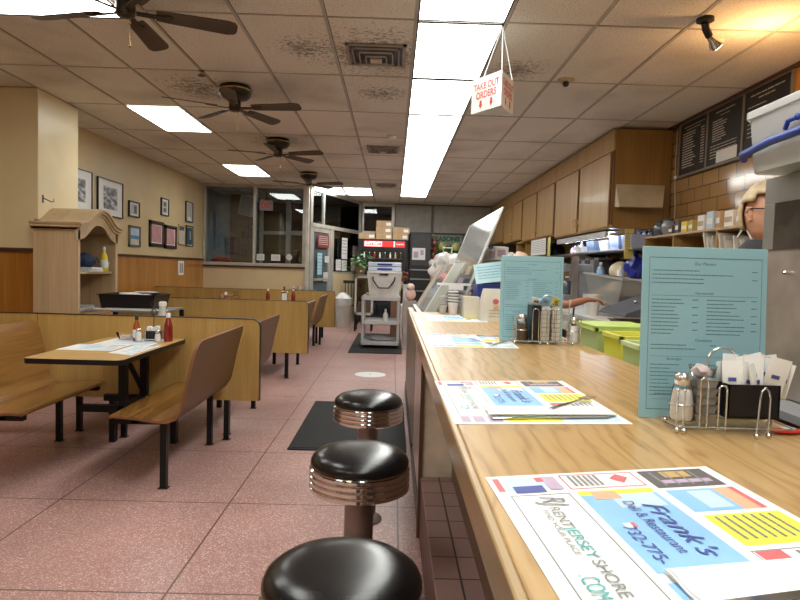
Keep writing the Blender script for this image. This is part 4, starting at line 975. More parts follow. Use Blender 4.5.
def bw_photo():
    m, nt, b = new_mat('mono_photo'); setp(b, .4)
    n = N(nt, 'ShaderNodeTexNoise'); n.inputs['Scale'].default_value = 9; n.inputs['Detail'].default_value = 7
    nt.links.new(coords(nt, (1, 1, 2.6)), n.inputs['Vector']); nt.links.new(ramp(nt, [(.35, (.04, .04, .045)), (.5, (.22, .23, .25)), (.65, (.6, .62, .66))], n.outputs['Fac']), b.inputs['Base Color']); return m
BW = bw_photo(); SEA = plain('print_sea', (.05, .2, .38), .4); SAND = plain('print_sand', (.55, .52, .42), .4); SKYP = plain('print_sky', (.42, .55, .68), .4); PINK = plain('pink_paper', (.52, .27, .27), .5); FBRN = plain('brown_frame', (.06, .03, .025), .4); FGRY = plain('grey_wood_frame', (.16, .14, .11), .6); DKB = plain('print_dark_blue', (.04, .08, .10), .4)
one = [(-1, 1, -1, 1)]
frame(7.40, 8.02, 1.93, 2.46, BLACK, 'black-framed mono street photograph partly hidden by the column', dict(c=[BW], r=one), mat_w=.42, t=.012)
frame(8.17, 8.92, 1.93, 2.44, BLACK, 'large black-framed mono landscape photograph above the hutch', dict(c=[BW], r=one), mat_w=.36, t=.014)
frame(9.13, 9.50, 1.99, 2.23, BLACK, 'small black-framed photo of a dark figure, upper row', dict(c=[LGREY, PBLK], r=[(-1, 1, -1, 1), (0, .8, -.8, .8)]), mat_w=.25)
frame(9.14, 9.54, 1.54, 1.86, FGRY, 'small beach picture in a grey wooden frame', dict(c=[SKYP, SEA, SAND], r=[(-1, 1, .1, 1), (-1, 1, -.35, .1), (-1, 1, -1, -.35)]), mat_w=.05, t=.035)
frame(10.38, 10.72, 2.12, 2.42, BLACK, 'tiny black-framed pair of ovals, middle of the upper row', dict(c=[LGREY, PBLK, PBLK], r=[(-1, 1, -1, 1), (-.5, .5, .15, .8), (-.5, .5, -.8, -.15)]), mat_w=.2)
frame(9.90, 10.50, 1.57, 2.0, FBRN, 'brown-framed pink certificate, the one beside the beach picture', dict(c=[PINK], r=one), mat_w=.1, t=.06)
frame(10.56, 11.12, 1.56, 1.97, FBRN, 'brown-framed pink certificate, the one nearer the window', dict(c=[PINK], r=one), mat_w=.1, t=.06)
frame(11.22, 11.56, 1.66, 2.03, PINE, 'slim framed notice with dark top panel between certificate and window', dict(c=[LGREY, PBLK], r=[(-1, 1, -1, 1), (-1, 1, .5, 1)]), mat_w=.05)
frame(11.60, 12.0, 2.11, 2.50, BLACK, 'black-framed pale notice nearest the window, upper row', dict(c=[LGREY, PAPER], r=[(-1, 1, -1, 1), (-.5, .6, -1, -.6)]), mat_w=.08)
frame(11.62, 12.02, 1.64, 2.04, BLACK, 'black-framed dark blue picture nearest the window, lower row', dict(c=[DKB, SKYP], r=[(-1, 1, -1, 1), (.1, .5, -.4, .6)]), mat_w=.08)
o = thing('outlet_strip', 'white outlet plate high on the orange wainscot', 'outlet', (-3.984, 11.35, 1.22)); part('plate', MB().box(0, .012, -.14, .14, -.13, .13), WHITE, o, .003); part('sockets', MB().box(.012, .014, -.08, -.02, -.09, .09).box(.012, .014, .02, .08, -.09, .09), MGREY, o)

# ------------------------------------------------------------------ utility cart with bins
Ct = thing('utility_cart', 'grey three-shelf plastic utility cart on the far floor mat', 'cart', (-.19, 10.15, .013))
for z, k in ((.06, 0), (.40, 1), (.79, 2)):
    q = MB().box(-.31, .31, -.34, .36, z, z+.015)
    for a in ((-.32, .32, -.36, -.335), (-.32, .32, .345, .37), (-.32, -.295, -.36, .37), (.295, .32, -.36, .37)): q.box(*a, z-.01, z+.045)
    part('shelf', q, LGREY, Ct, .004)
for sx in (-1, 1):
    for sy in (-1, 1): part('post', MB().lathe([(.022, 0), (.022, .80)], 12, (sx*.29, sy*.33, .05)), LGREY, Ct)
for sx in (-1, 1):
    for sy in (-1, 1): part('caster', MB().lathe([(.032, -.014), (.032, .014)], 14, M=Matrix.Translation((sx*.26, sy*.28, .032)) @ Matrix.Rotation(PI/2, 4, 'Y')), BLACK, Ct)
part('push_handle', MB().tube([(-.27, .36, .82), (-.27, .44, .86), (.27, .44, .86), (.27, .36, .82)], .014), LGREY, Ct)
o = thing('storage_bin', 'white plastic bin with black bail handle on top of the cart', 'storage bin', (-.14, 9.98, .821)); part('bin_wall', frustum(.235, .155, .285, .20, 0, .44), plain('bin_white', (.62, .61, .58), .5), o)
q = MB()
for a in ((-.30, .30, -.215, -.19), (-.30, .30, .19, .215), (-.30, -.275, -.215, .215), (.275, .30, -.215, .215)): q.box(*a, .42, .452)
part('rim', q, WHITE, o)
part('bail_handle', MB().tube([(-.19, -.215, .36), (-.18, -.225, .30), (-.09, -.225, .18), (.07, -.225, .18), (.16, -.225, .30), (.17, -.215, .36)], .011), BLACK, o)
part('latch', MB().box(-.08, .06, -.218, -.2, .385, .41), BLACK, o)
prev = None
for k in range(2):  # shallow storage lids with blue clips, piled on the bin
    o = thing('storage_lid', ('lower' if k == 0 else 'upper') + ' shallow white lid with blue clips stacked on the cart bin', 'bin', (-.14, 9.98, 1.275+k*.075), 0, 'blue and white lids on the cart bin')
    part('bin_wall', MB().box(-.27, .27, -.19, .19, 0, .068), plain('lid_pale_blue', (.6, .68, .82), .4), o, .01); part('blue_clip', MB().box(-.12, .12, -.197, -.189, .015, .045), BLUE, o); part('blue_clip', MB().box(.268, .275, -.1, .1, .015, .045), BLUE, o)
bottle('spray_bottle', 'white bottle on the middle shelf of the cart', -.11, 9.98, .4285, .22, .045, WHITE, WHITE, None, None, .3)
o = thing('linen_pile', 'pale blue-grey folded cloths on the bottom shelf of the cart', 'cloths', (-.17, 10.1, .0885)); part('folded_cloth', MB().box(-.26, .26, -.26, .28, 0, .035), plain('cloth_blue_grey', (.32, .36, .45), .8), o, .01); part('upper_cloth', blob((0, 0, .06), (.22, .24, .035), 8, .12, 3, 3, .035), plain('cloth_grey', (.42, .43, .45), .8), o)

# ------------------------------------------------------------------ far end
Cl = thing('drinks_cooler', 'tall black drinks cooler with lit red header at the back of the room', 'cooler', (-.27, 15.0, 0))
part('body', MB().box(-.59, .59, -.38, .42, .06, 2.03), BLACK, Cl, .01)
part('header', MB().box(-.46, .53, -.40, -.375, 1.84, 1.985), REDLIT, Cl, .004)
part('header_white', MB().box(-.44, -.02, -.404, -.40, 1.855, 1.97), WLIT, Cl)
part('header_stripe', MB().box(.26, .29, -.404, -.40, 1.845, 1.98), WLIT, Cl)
text_mesh('Coca-Cola', .12, (-.42, -.406, 1.88), (1, 0, 0), (0, 0, 1), 'lettering', PRED, Cl, .004, shear=.3, width=.38)
text_mesh('Coca-Cola', .05, (.32, -.403, 1.90), (1, 0, 0), (0, 0, 1), 'lettering', WLIT, Cl, .001, shear=.3, width=.18)
fr = MB()
for a, b, z0, z1 in ((-.56, -.52, .12, 1.80), (.52, .56, .12, 1.80), (-.02, .02, .12, 1.80), (-.52, .52, .12, .17), (-.52, .52, 1.76, 1.80)): fr.box(a, b, -.40, -.375, z0, z1)
part('door_frame', fr, BLACK, Cl); part('door_glass', MB().box(-.52, .52, -.386, -.382, .17, 1.76), plain('dark_glass', (.012, .014, .018), .08, spec=.8), Cl)
part('handle', MB().box(-.05, -.03, -.43, -.40, .8, 1.3).box(.03, .05, -.43, -.40, .8, 1.3), MGREY, Cl)
part('price_rail', MB().box(-.5, .5, -.392, -.386, 1.55, 1.57), MGREY, Cl)
for k in range(8):
    bx = -.44 + k*.125
    bottle('soda_bottle', 'small soda bottle seen through the cooler door below the header', bx-.27, 14.572, 1.575, .14, .022, [WHITE, DGREY, RED, WHITE, DGREY, WHITE, ORNG, DGREY][k], WHITE, None, 'bottles on the top cooler shelf', .4)
part('bottle_ledge', MB().box(-.5, .5, -.46, -.386, 1.56, 1.574), DGREY, Cl)
bx = [(-.86, -.46, 2.031, 'cardboard box on the cooler, bottom row nearest the window'), (-.44, -.05, 2.031, 'cardboard box on the cooler, middle of the bottom row'), (-.03, .34, 2.031, 'cardboard box on the cooler, bottom row nearest the shutters'),
      (-.45, -.07, 2.181, 'second cardboard box up in the tall middle stack on the cooler'), (-.02, .37, 2.181, 'cardboard box atop the stack nearest the shutters on the cooler'), (-.44, -.06, 2.331, 'topmost cardboard box on the cooler')]
for i, (a, b, z, l) in enumerate(bx):
    o = thing('cardboard_box', l, 'box', ((a+b)/2, 14.85, z), 0, 'cardboard boxes on the drinks cooler'); w = (b-a)/2
    part('carton', MB().box(-w, w, -.18, .2, 0, .148), CARD, o, .003); part('shipping_label', MB().box(w*.25, w*.85, -.182, -.18, .03, .10), PAPER, o); part('tape', MB().box(-w, w, -.03, .03, .148, .1485), KRAFT, o)
# small glass cabinet + plant
Pc = thing('glass_cabinet', 'small white framed glass cabinet on black legs under the plant', 'cabinet', (-.60, 12.75, 0))
q = MB()
for sx in (-1, 1):
    for sy in (-1, 1): q.box(sx*.17-.02, sx*.17+.02, sy*.2-.02, sy*.2+.02, .34, 1.15)
for z in (.34, 1.11): q.box(-.19, .19, -.22, -.18, z, z+.05); q.box(-.19, .19, .18, .22, z, z+.05); q.box(-.19, -.15, -.22, .22, z, z+.05); q.box(.15, .19, -.22, .22, z, z+.05)
part('frame', q, plain('cabinet_white', (.55, .54, .5), .4), Pc); part('glass', MB().box(-.17, .17, -.205, -.2, .39, 1.11), pane('cab_glass', (.5, .5, .5), .1), Pc)
part('back', MB().box(-.17, .17, .15, .17, .34, 1.11), DGREY, Pc); part('top', MB().box(-.21, .21, -.24, .24, 1.16, 1.18), MGREY, Pc)
for sx in (-1, 1):
    for sy in (-1, 1): part('leg', MB().box(sx*.17-.02, sx*.17+.02, sy*.2-.02, sy*.2+.02, 0, .34), BLACKM, Pc)
part('shelf', MB().box(-.17, .17, -.19, .17, .72, .73), plain('cab_goods', (.2, .12, .09), .6), Pc)
Pl = thing('potted_plant', 'leafy green plant in a woven pot on the small glass cabinet', 'plant', (-.70, 12.72, 1.181))
part('pot', MB().lathe([(.09, 0), (.12, .16), (.11, .16), (.10, .14)], 20), TERRA, Pl)
q = MB(); r = random.Random(4)
for k in range(110):
    a = r.uniform(0, 2*PI); el = r.uniform(-.3, 1.3); L_ = r.uniform(.12, .34)
    c = Vector((math.cos(a)*math.cos(el), math.sin(a)*math.cos(el), math.sin(el)))*L_ + Vector((-.02, -.03, .16))
    d = Vector((math.cos(a), math.sin(a), r.uniform(-.6, .3))).normalized(); s = d.cross(Vector((0, 0, 1))).normalized(); w = r.uniform(.025, .045); ll = r.uniform(.07, .12)
    q.quad(c, c+d*ll*.5+s*w, c+d*ll, c+d*ll*.5-s*w)
part('leaves', q, GREEN, Pl, smooth=False)
q = MB()
for k in range(9):
    a = k*.7; q.tube([(0, 0, .12), (.05*math.cos(a), .05*math.sin(a), .22), (.14*math.cos(a), .14*math.sin(a), .30)], .004, 5)
part('stems', q, GREEN, Pl)
# black chair by the entry
ch = thing('side_chair', 'black wooden side chair standing behind the white trash can', 'chair', (-.98, 14.05, 0))
part('seat', MB().box(-.19, .19, -.19, .19, .44, .47), BLACK, ch, .008); q = MB()
for k in range(5): q.box(-.15+k*.07, -.13+k*.07, .16, .18, .47, .98)
q.box(-.19, .19, .155, .185, .95, 1.02); part('backrest', q, BLACK, ch)
for sx in (-1, 1):
    for sy in (-1, 1): part('leg', MB().box(sx*.17-.015, sx*.17+.015, sy*.17-.015, sy*.17+.015, 0, .44), BLACK, ch)
# trash can
t = thing('trash_can', 'white trash can with a plastic liner beyond the farthest divider', 'trash can', (-1.10, 13.35, 0))
part('bin', MB().lathe([(.135, 0), (.165, .60), (.17, .62), (.155, .62), (.15, .55)], 28), plain('bin_off_white', (.62, .61, .57), .5), t)
lb = MB(); rs = []
for z, rr in ((.48, .178), (.60, .18), (.64, .185), (.70, .12), (.76, .06)): rs.append([Vector((rr*(1+.09*math.sin(5*a+z*30))*math.cos(a), rr*(1+.09*math.sin(5*a+z*30))*math.sin(a), z)) for a in [2*PI*k/30 for k in range(30)]])
lb.rings(rs, cap0=False); part('liner', lb, plain('liner_white', (.7, .7, .68), .5), t)
# papers on the entry glass
def on_wall(name, s0, s1, z0, z1, m, label, side=-.06, grp='papers taped to the entry glass'):
    p = MA @ Vector(((s0+s1)/2, side, (z0+z1)/2)); o = thing(name, label, 'notice', p, math.atan2(dv.y, dv.x), grp)
    w, h = (s1-s0)/2, (z1-z0)/2; part('sheet', MB().box(-w, w, -.002, .002, -h, h), m, o)
    g = MB(); [greek(g, -w*.8, w*.8, h*.7-k*h*.3, h*.12, lambda u, v: (u, -.0025, v), k) for k in range(5)]; part('print', g, PGRY if m is not REDP else PAPER, o)
REDP = plain('poster_red', (.22, .03, .03), .5)
on_wall('poster', .30, .85, 1.74, 2.02, REDP, 'dark red round poster at the top of the entry door', grp='posters on the door')
on_wall('notice', .30, .52, 1.15, 1.62, plain('cyan_notice', (.35, .62, .72), .5), 'pale blue notice taped on the entry door')
on_wall('notice', .66, .86, 1.42, 1.56, PAPER, 'white sticker on the right of the entry door')
on_wall('notice', .60, .82, 1.00, 1.20, PAPER, 'white notice low on the entry door')
on_wall('notice', 1.55, 1.86, 1.52, 2.02, PAPER, 'tall white notice hanging by the entry door')
on_wall('notice', 1.25, 1.52, 1.25, 1.50, PAPER, 'square white notice above the cream wall by the door')
on_wall('notice', 1.56, 1.84, 1.24, 1.49, PAPER, 'second square white notice above the cream wall')
on_wall('notice', 2.1, 2.5, 1.24, 1.56, plain('pink_notice', (.6, .48, .45), .5), 'pinkish notice on the glass above the plant')
on_wall('notice', 2.2, 2.5, 1.62, 1.86, plain('mauve_notice', (.4, .3, .28), .5), 'dim mauve notice above the pinkish notice')
# black cabinet with poster
o = thing('black_cabinet', 'tall black cabinet beside the drinks cooler at the back wall', 'cabinet', (.66, 15.15, 0)); part('body', MB().box(-.27, .25, -.30, .28, 0, 2.20), BLACK, o, .008)
part('door', MB().box(-.25, .25, -.32, -.30, .1, 2.2), DGREY, o, .006); part('handle', MB().box(-.22, -.20, -.34, -.32, 1.0, 1.3), MGREY, o)
o = thing('poster', 'small white photo poster on the tall black cabinet', 'poster', (.60, 14.82, 1.56)); part('sheet', MB().box(-.15, .17, -.004, 0, 0, .29), PAPER, o); part('printed_picture', MB().box(-.11, .0, -.006, -.004, .05, .2).box(.05, .13, -.006, -.004, .12, .24), MAUVE, o)
o = thing('stereo_rack', 'black rack with grey rails standing before the tall black cabinet', 'rack', (.62, 14.4, 0)); q = MB()
for z in (.2, .5, .8, 1.08, 1.3): q.box(-.24, .24, -.2, .2, z, z+.03)
part('rails', q, MGREY, o); part('case', MB().box(-.23, .23, -.17, .2, 0, 1.42), BLACK, o)
# bits right of the cart
o = thing('white_box', 'white carton on the floor just right of the utility cart', 'box', (.12, 11.4, .0)); part('carton', MB().box(-.17, .20, -.2, .2, .0, .60), plain('white_carton', (.6, .58, .55), .6), o, .01); part('flap', MB().box(-.16, .24, -.24, -.18, .56, .60), PAPER, o)
o.location = (.22, 12.4, 0)
o = thing('paper_roll', 'pale teal-white roll standing upright right of the cart', 'roll', (.23, 10.6, 0)); part('roll', MB().lathe([(.055, .0), (.055, 1.05)], 18), plain('roll_white', (.55, .62, .60), .5), o); part('core', MB().lathe([(.02, 1.05), (.02, 1.052)], 12), CARD, o)
o = thing('flower_vase', 'vase with dark red flowers by the rack at the back', 'vase', (.18, 13.3, 0)); part('stand', MB().lathe([(.14, 0), (.14, .02), (.03, .04), (.03, .88), (.13, .90)], 20), BLACK, o); part('vase', MB().lathe([(.04, .90), (.07, .96), (.05, 1.04), (.06, 1.08)], 16), plain('vase_white', (.6, .5, .45), .3), o)
q = MB(); r = random.Random(3)
for k in range(14): q.ball((r.uniform(-.14, .14), r.uniform(-.1, .1), 1.16+r.uniform(-.06, .12)), r.uniform(.03, .05), 8, 6)
part('flowers', q, plain('flower_red', (.25, .02, .03), .6, vary=.5), o)
part('foliage', blob((0, 0, 1.13), (.12, .1, .08), 3, .3), GREEN, o)
o = thing('soft_toy', 'pink soft toy sitting by the pale roll near the counter end', 'toy', (.29, 9.9, 0)); part('pedestal', MB().box(-.1, .1, -.1, .1, 0, .80), plain('toy_box', (.35, .3, .27), .7), o); part('body', blob((0, 0, .90), (.09, .08, .10), 2, .08), plain('toy_pink', (.72, .5, .45), .8), o); part('head', blob((0, -.01, 1.02), (.07, .07, .065), 5, .05), plain('toy_pink2', (.75, .55, .48), .8), o)
o = thing('carton_yellow', 'small yellowish carton standing right of the cart bin', 'box', (.05, 11.2, 0)); part('carton', MB().box(-.08, .10, -.1, .1, 0, 1.10), plain('pale_yellow', (.6, .52, .28), .6), o); part('lower_band', MB().box(-.082, .102, -.102, .1, 0, .92), plain('brown_carton', (.25, .13, .08), .6), o)

# ------------------------------------------------------------------ deli case beyond the counter
Dc = thing('deli_case', 'glass fronted deli case with slanted panes beyond the counter end', 'display case', (.55, 5.3, 0))
part('base', MB().box(-.385, .30, -1.17, 1.2, 0, .90), DSTEEL, Dc, .006)
part('toe_kick', MB().box(-.392, -.385, -1.17, 1.2, 0, .10), BLACK, Dc)
def gsheet(a, b, t0, t1, y0, y1, o0, o1):
    A_, B_ = Vector((a[0], 0, a[1])), Vector((b[0], 0, b[1])); nn = Vector((-(b[1]-a[1]), 0, b[0]-a[0])).normalized()
    return MB().rings([[A_.lerp(B_, t) + nn*o + Vector((0, y, 0)) for y, o in ((y0, o0), (y1, o0), (y1, o1), (y0, o1))] for t in (t0, t1)])
sa, sb = (-.03, 1.14), (.205, 1.756)     # tall sneeze guard
ta, tb = (-.29, .93), (-.04, 1.36)       # lower slanted front
ACR = plain('acrylic_edge', (.50, .52, .46), .3); FRO = pane('frosted_edge', (.85, .86, .86), .05, .2, .6)
part('upper_pane', gsheet(sa, sb, .42, 1, -1.02, .70, 0, .006), GUARDT, Dc)
part('middle_pane', gsheet(sa, sb, 0, .42, -1.02, .70, 0, .006), GUARD, Dc)
part('pane_border', gsheet(sa, sb, 0, 1, -1.10, -1.02, -.002, .008), FRO, Dc)
part('pane_border', gsheet(sa, sb, 0, 1, .70, .74, -.002, .008), FRO, Dc)
part('pane_border', gsheet(sa, sb, .0, .035, -1.02, .70, -.004, .01), WHITE, Dc)
for k, (t0, y0, m_) in enumerate(((.06, -.95, DKB), (.07, -.55, MAUVE), (.22, -.80, KRAFT), (.24, -.30, LGREY), (.10, .0, CARD), (.28, .15, PRED))): part('taped_card', gsheet(sa, sb, t0, t0+.11, y0, y0+.28, .0065, .008), m_, Dc)
part('front_panel', gsheet(ta, tb, 0, 1, -1.12, -.42, 0, .012), plain('grey_green_panel', (.36, .38, .32), .35), Dc)
part('lower_pane', gsheet(ta, tb, 0, 1, -.36, .66, 0, .006), GUARD, Dc)
part('pane_rib', gsheet(ta, tb, 0, 1, -.42, -.36, -.004, .016), WHITE, Dc)
part('pane_rib', gsheet(ta, tb, 0, 1, .66, .74, -.004, .016), ACR, Dc)
part('end_panel', gsheet(ta, tb, 0, 1, .74, 1.10, 0, .012), plain('tan_panel', (.45, .33, .22), .5), Dc)
part('pane_foot', MB().box(-.33, -.27, -1.14, 1.2, .90, .935), ALU, Dc); part('deck', MB().box(-.27, .29, -1.14, 1.15, .90, .915), plain('deck_dark', (.06, .055, .05), .5), Dc)
for ey in (-1.10, .72): part('end_frame', MB().box(-.03, .0, ey-.012, ey+.012, .915, 1.16), ALU, Dc)
part('top_shelf', MB().box(.17, .28, -1.1, .72, 1.38, 1.39), pane('shelf_glass', (.8, .82, .8), .1, .05, .1), Dc)
rnd = random.Random(11)
stuff = [('photo_card', 'small photo card', [PAPER, MAUVE, LBLUE, YELL, KRAFT, PRED, PBLK])]
for k in range(14):
    y = 4.35 + (k % 7)*.27; x = .46 + (k//7)*.17; h = rnd.uniform(.07, .16); m_ = [KRAFT, DGREY, MAUVE, YELL, PAPER, DKB, CARD][k % 7]
    o = thing('packaged_snack', ['tan', 'dark', 'mauve', 'yellow', 'white', 'dark blue', 'brown'][k % 7] + ' packaged snack inside the deli case, ' + ('front' if k < 7 else 'rear') + ' row', 'snack', (x, y, .9155), rnd.uniform(-.4, .4)); part('pack', MB().box(-.06, .06, -.05, .05, 0, h), m_, o, .008); part('pack_label', MB().box(-.062, -.06, -.03, .03, h*.3, h*.8), PAPER, o)
for k, (dy, m_, l) in enumerate(((4.5, PAPER, 'white paper card leaning on the glass shelf of the deli case'), (4.9, LBLUE, 'pale blue card on the glass shelf of the deli case'), (5.25, KRAFT, 'tan box on the glass shelf of the deli case'))):
    o = thing('shelf_card', l, 'card', (.80, dy, 1.3905)); part('card', MB().box(-.05, .05, -.02, .02, 0, .10), m_, o, .003); part('print', MB().box(-.03, .03, -.022, -.02, .03, .08), MAUVE, o)
# cups, lids and bottles standing at the near end
def cupstack(x, y, z, h, r, m_, label, grp=None):
    o = thing('cup_stack', label, 'cups', (x, y, z), 0, grp); part('bottom_cup', MB().lathe([(r*.75, 0), (r, h*.4)], 20), m_, o); q = MB()
    for k in range(5): q.lathe([(r*.99, h*.4+k*h*.12), (r*1.04, h*.4+k*h*.12+.005), (r*1.0, h*.4+k*h*.12+.01)], 20)
    part('nested_rims', q, m_, o); return o
# things on the counter end
cupstack(.40, 3.97, 1.0205, .16, .035, WHITE, 'stack of white cups at the far counter end, before the deli case')
cupstack(.47, 4.0, 1.0205, .13, .033, CLEARP, 'stack of clear cups at the far end of the counter')
cupstack(.335, 4.0, 1.0205, .12, .03, LGREY, 'short stack of grey lids and cups at the far end of the counter')
bottle('sauce_bottle', 'slim brown sauce bottle at the far end of the counter', .53, 3.98, 1.0205, .17, .022, plain('soy', (.16, .07, .03), .3), BLACK, None, None, .4)
sf = thing('shelf_bracket', 'thin white shelf tag rail on the deli case near end', 'rail', (.43, 4.10, 1.205)); part('rail', MB().box(-.13, .10, -.006, .01, .0, .016), WHITE, sf); part('tag', MB().box(-.05, .05, -.008, -.006, -.03, .0), PAPER, sf)
# kraft/white bag with orange print on the counter, left of the far menu
o = thing('paper_bag', 'white paper bag with red and orange print left of the farther menu', 'bag', (.575, 3.50, 1.0205)); part('bag', MB().rings([[Vector((sx*.068, sy*.05, 0)) for sx, sy in ((-1,-1),(1,-1),(1,1),(-1,1))], [Vector((sx*.064, sy*.045, .10)) for sx, sy in ((-1,-1),(1,-1),(1,1),(-1,1))], [Vector((sx*.048, sy*.025, .185)) for sx, sy in ((-1,-1),(1,-1),(1,1),(-1,1))]]), plain('bag_cream', (.66, .64, .56), .6), o)
g = MB(); g.m(0).ball((.018, -.05, .115), (.018, .002, .014)); g.m(1).ball((.02, -.051, .085), (.016, .002, .013)); part('round_print', g, [PRED, ORNG], o); g = MB(); [greek(g, -.02, .055, .06-.018*k, .009, lambda u, v: (u, -.0515, v), k) for k in range(3)]; part('print_lines', g, KRAFT, o)
o = thing('side_basket', 'dark blue plastic tray behind the printed paper bag', 'tray', (.70, 3.82, 1.0205)); part('tray_wall', frustum(.085, .10, .10, .12, 0, .20), BLUE, o); part('divider', MB().box(-.004, .004, -.1, .1, .01, .17), BLUE, o); o.location = (.615, 3.80, 1.0205)
o = thing('menu_card', 'turquoise menu tilted back behind the farther standing menu', 'menu', (.505, 3.66, 1.228), 0, 'turquoise menus standing on the counter'); o.rotation_euler = (-.35, -.14, -.02)
part('laminated_card', MB().box(0, .26, 0, .003, 0, .125), MENU, o); g = MB(); [greek(g, .02, .23, .10-.018*k, .006, lambda u, v: (u, -.0006, v), k+50) for k in range(5)]; part('menu_lines', g, MINK, o)
o = thing('white_carton', 'small cream carton before the dark blue tray near the counter end', 'box', (.475, 3.66, 1.0205)); part('carton', MB().box(-.045, .05, -.04, .04, 0, .13), plain('carton_cream', (.66, .60, .48), .6), o, .003); part('tape', MB().box(-.02, -.005, -.041, .041, .13, .1305), KRAFT, o)
# plastic carrier bags hanging beyond
def carrier(x, y, z, r, seed, label, m_=BAG):
    o = thing('carrier_bag', label, 'bag', (x, y, z)); part('bag_film', blob((0, 0, 0), r, seed, .22, 2.2, 4), m_, o)
    part('handle_loop', MB().tube([(-.04, 0, r[2]*.7), (-.05, 0, r[2]*1.25), (.05, 0, r[2]*1.25), (.04, 0, r[2]*.7)], .012), m_, o)
    part('goods_inside', blob((0, .02, -r[2]*.3), (r[0]*.6, r[1]*.5, r[2]*.45), seed+3, .15), plain('goods_%d' % seed, (.6, .42, .36), .7), o); return o
carrier(.60, 6.75, 1.30, (.20, .18, .21), 3, 'large white plastic carrier bag hanging past the deli case')
carrier(.93, 6.3, 1.38, (.12, .13, .14), 5, 'small white plastic bag between the carrier bag and slanted glass')
carrier(.98, 5.6, 1.36, (.15, .16, .14), 7, 'cloudy plastic bag of rolls behind the slanted glass')
o = thing('bread_bag', 'plastic bag holding a tan bread loaf beyond the slanted glass', 'bread', (1.14, 5.42, 1.38)); part('loaf', blob((0, 0, .03), (.085, .09, .075), 6, .06), plain('bread', (.68, .42, .27), .6), o); part('bag_film', blob((0, 0, -.03), (.10, .10, .13), 9, .12, 2), BAG, o)
for x, y, z1, l in ((.60, 6.75, 1.08, 'narrow grey pedestal under the large carrier bag'),):
    o = thing('display_stand', l, 'stand', (x, y+.06, 0)); part('post', MB().box(-.12, .12, -.1, .1, 0, z1), MGREY, o); part('base', MB().box(-.16, .16, -.14, .14, 0, .03), DGREY, o)
o = thing('equipment_counter', 'dark work counter behind the deli case carrying bags and bread', 'counter', (1.13, 6.1, 0)); part('top', MB().box(-.105, .22, -.95, 1.0, 1.20, 1.225), MGREY, o); part('cabinet', MB().box(-.09, .2, -.9, .95, 0, 1.20), DGREY, o)
# seasonal garland and sign on back wall
o = thing('garland', 'green and yellow seasonal garland with candy string on the back wall', 'garland', (1.30, 15.36, 1.87))
q = MB(); r = random.Random(5)
for k in range(46): q.ball((r.uniform(-.26, .42), r.uniform(-.06, .02), r.uniform(-.12, .10)), r.uniform(.03, .06), 7, 5)
part('foliage', q, GREEN, o); [part('round_ornament', MB().ball((x, -.08, z), r_, 12, 8), plain('ornament_lime', (.62, .66, .25), .4), o) for x, z, r_ in ((-.08, .06, .11), (.26, .05, .11))]
q = MB(); [q.ball((-.30+r.uniform(-.05, .05), -.05, .2-.11*k), r.uniform(.05, .075), 9, 6) for k in range(9)]; part('candy_string', q, plain('candy_red', (.55, .07, .05), .35), o)
[part('white_candy', MB().ball((-.30+r.uniform(-.07, .07), -.09, .15-.15*k), .035, 8, 6), WHITE, o) for k in range(6)]
o = thing('banner_sign', 'clear and green SEASONS banner above the garland on the back wall', 'sign', (1.32, 15.47, 1.935)); part('sheet', MB().box(-.36, .42, 0, .004, .0, .30), plain('banner_pale', (.33, .38, .33), .4), o)
text_mesh('SEASONS', .16, (-.36, -.006, .14), (1, 0, 0), (0, 0, 1), 'lettering', plain('banner_green', (.03, .16, .10), .5), o, .008, width=.72)

# ------------------------------------------------------------------ oak wall cupboards
def cup_unit(y0, y1, zb, nd, label, x0=2.45):
    o = thing('wall_cupboard', label, 'cupboard', (2.78, (y0+y1)/2, zb), 0, 'oak wall cupboards')
    h = CZ-.03-zb; l = (y1-y0)/2; xa, xb = x0-2.78, 3.11-2.78
    part('carcass', MB().box(xa+.02, xb, -l, l, 0, h), CABD, o, .002)
    fr = MB(); fr.box(xa, xa+.02, -l, l, h-.24, h); fr.box(xa, xa+.02, -l, l, 0, .035)
    w = 2*l/nd
    for k in range(nd+1): y = -l + k*w; fr.m(1).box(xa+.003, xa+.02, max(-l, y-.05), min(l, y+.05), .035, h-.24)
    part('face_frame', fr, [CAB, plain('door_gap_wood', (.13, .05, .02), .5)], o, .001)
    for k in range(nd):
        y = -l + k*w; d = part('door', MB().box(xa-.020, xa-.001, y+.05, y+w-.05, .015, h-.26), CAB, o, .004)
        hy = y+.09 if k % 2 else y+w-.09
        part('handle', MB().tube([(xa-.021, hy, .10), (xa-.045, hy, .115), (xa-.045, hy, .175), (xa-.021, hy, .19)], .006, 6).ball((xa-.022, hy, .10), .012, 8, 6).ball((xa-.022, hy, .19), .012, 8, 6), BRASS, d)
    return o
cup_unit(6.85, 9.23, 1.845, 2, 'oak wall cupboard nearest the menu board with a plain end panel')
cup_unit(9.24, 11.55, 1.90, 2, 'second oak wall cupboard, above the open cube shelf')
cup_unit(11.56, 13.5, 1.95, 2, 'third oak wall cupboard along the right wall')
cup_unit(13.51, 15.44, 2.0, 2, 'farthest oak wall cupboard at the back wall')
o = thing('cube_shelf', 'open oak cube shelf hanging under the second cupboard', 'shelf', (2.62, 11.9, 1.50)); q = MB()
for a in ((-.12, .3, -.45, .45, .40, .425), (-.12, .3, -.45, .45, 0, .025), (-.12, .3, -.45, -.425, 0, .42), (-.12, .3, .425, .45, 0, .42)): q.box(*a)
part('box', q, CAB, o); part('back', MB().box(.28, .30, -.43, .43, .02, .40), CABD, o)
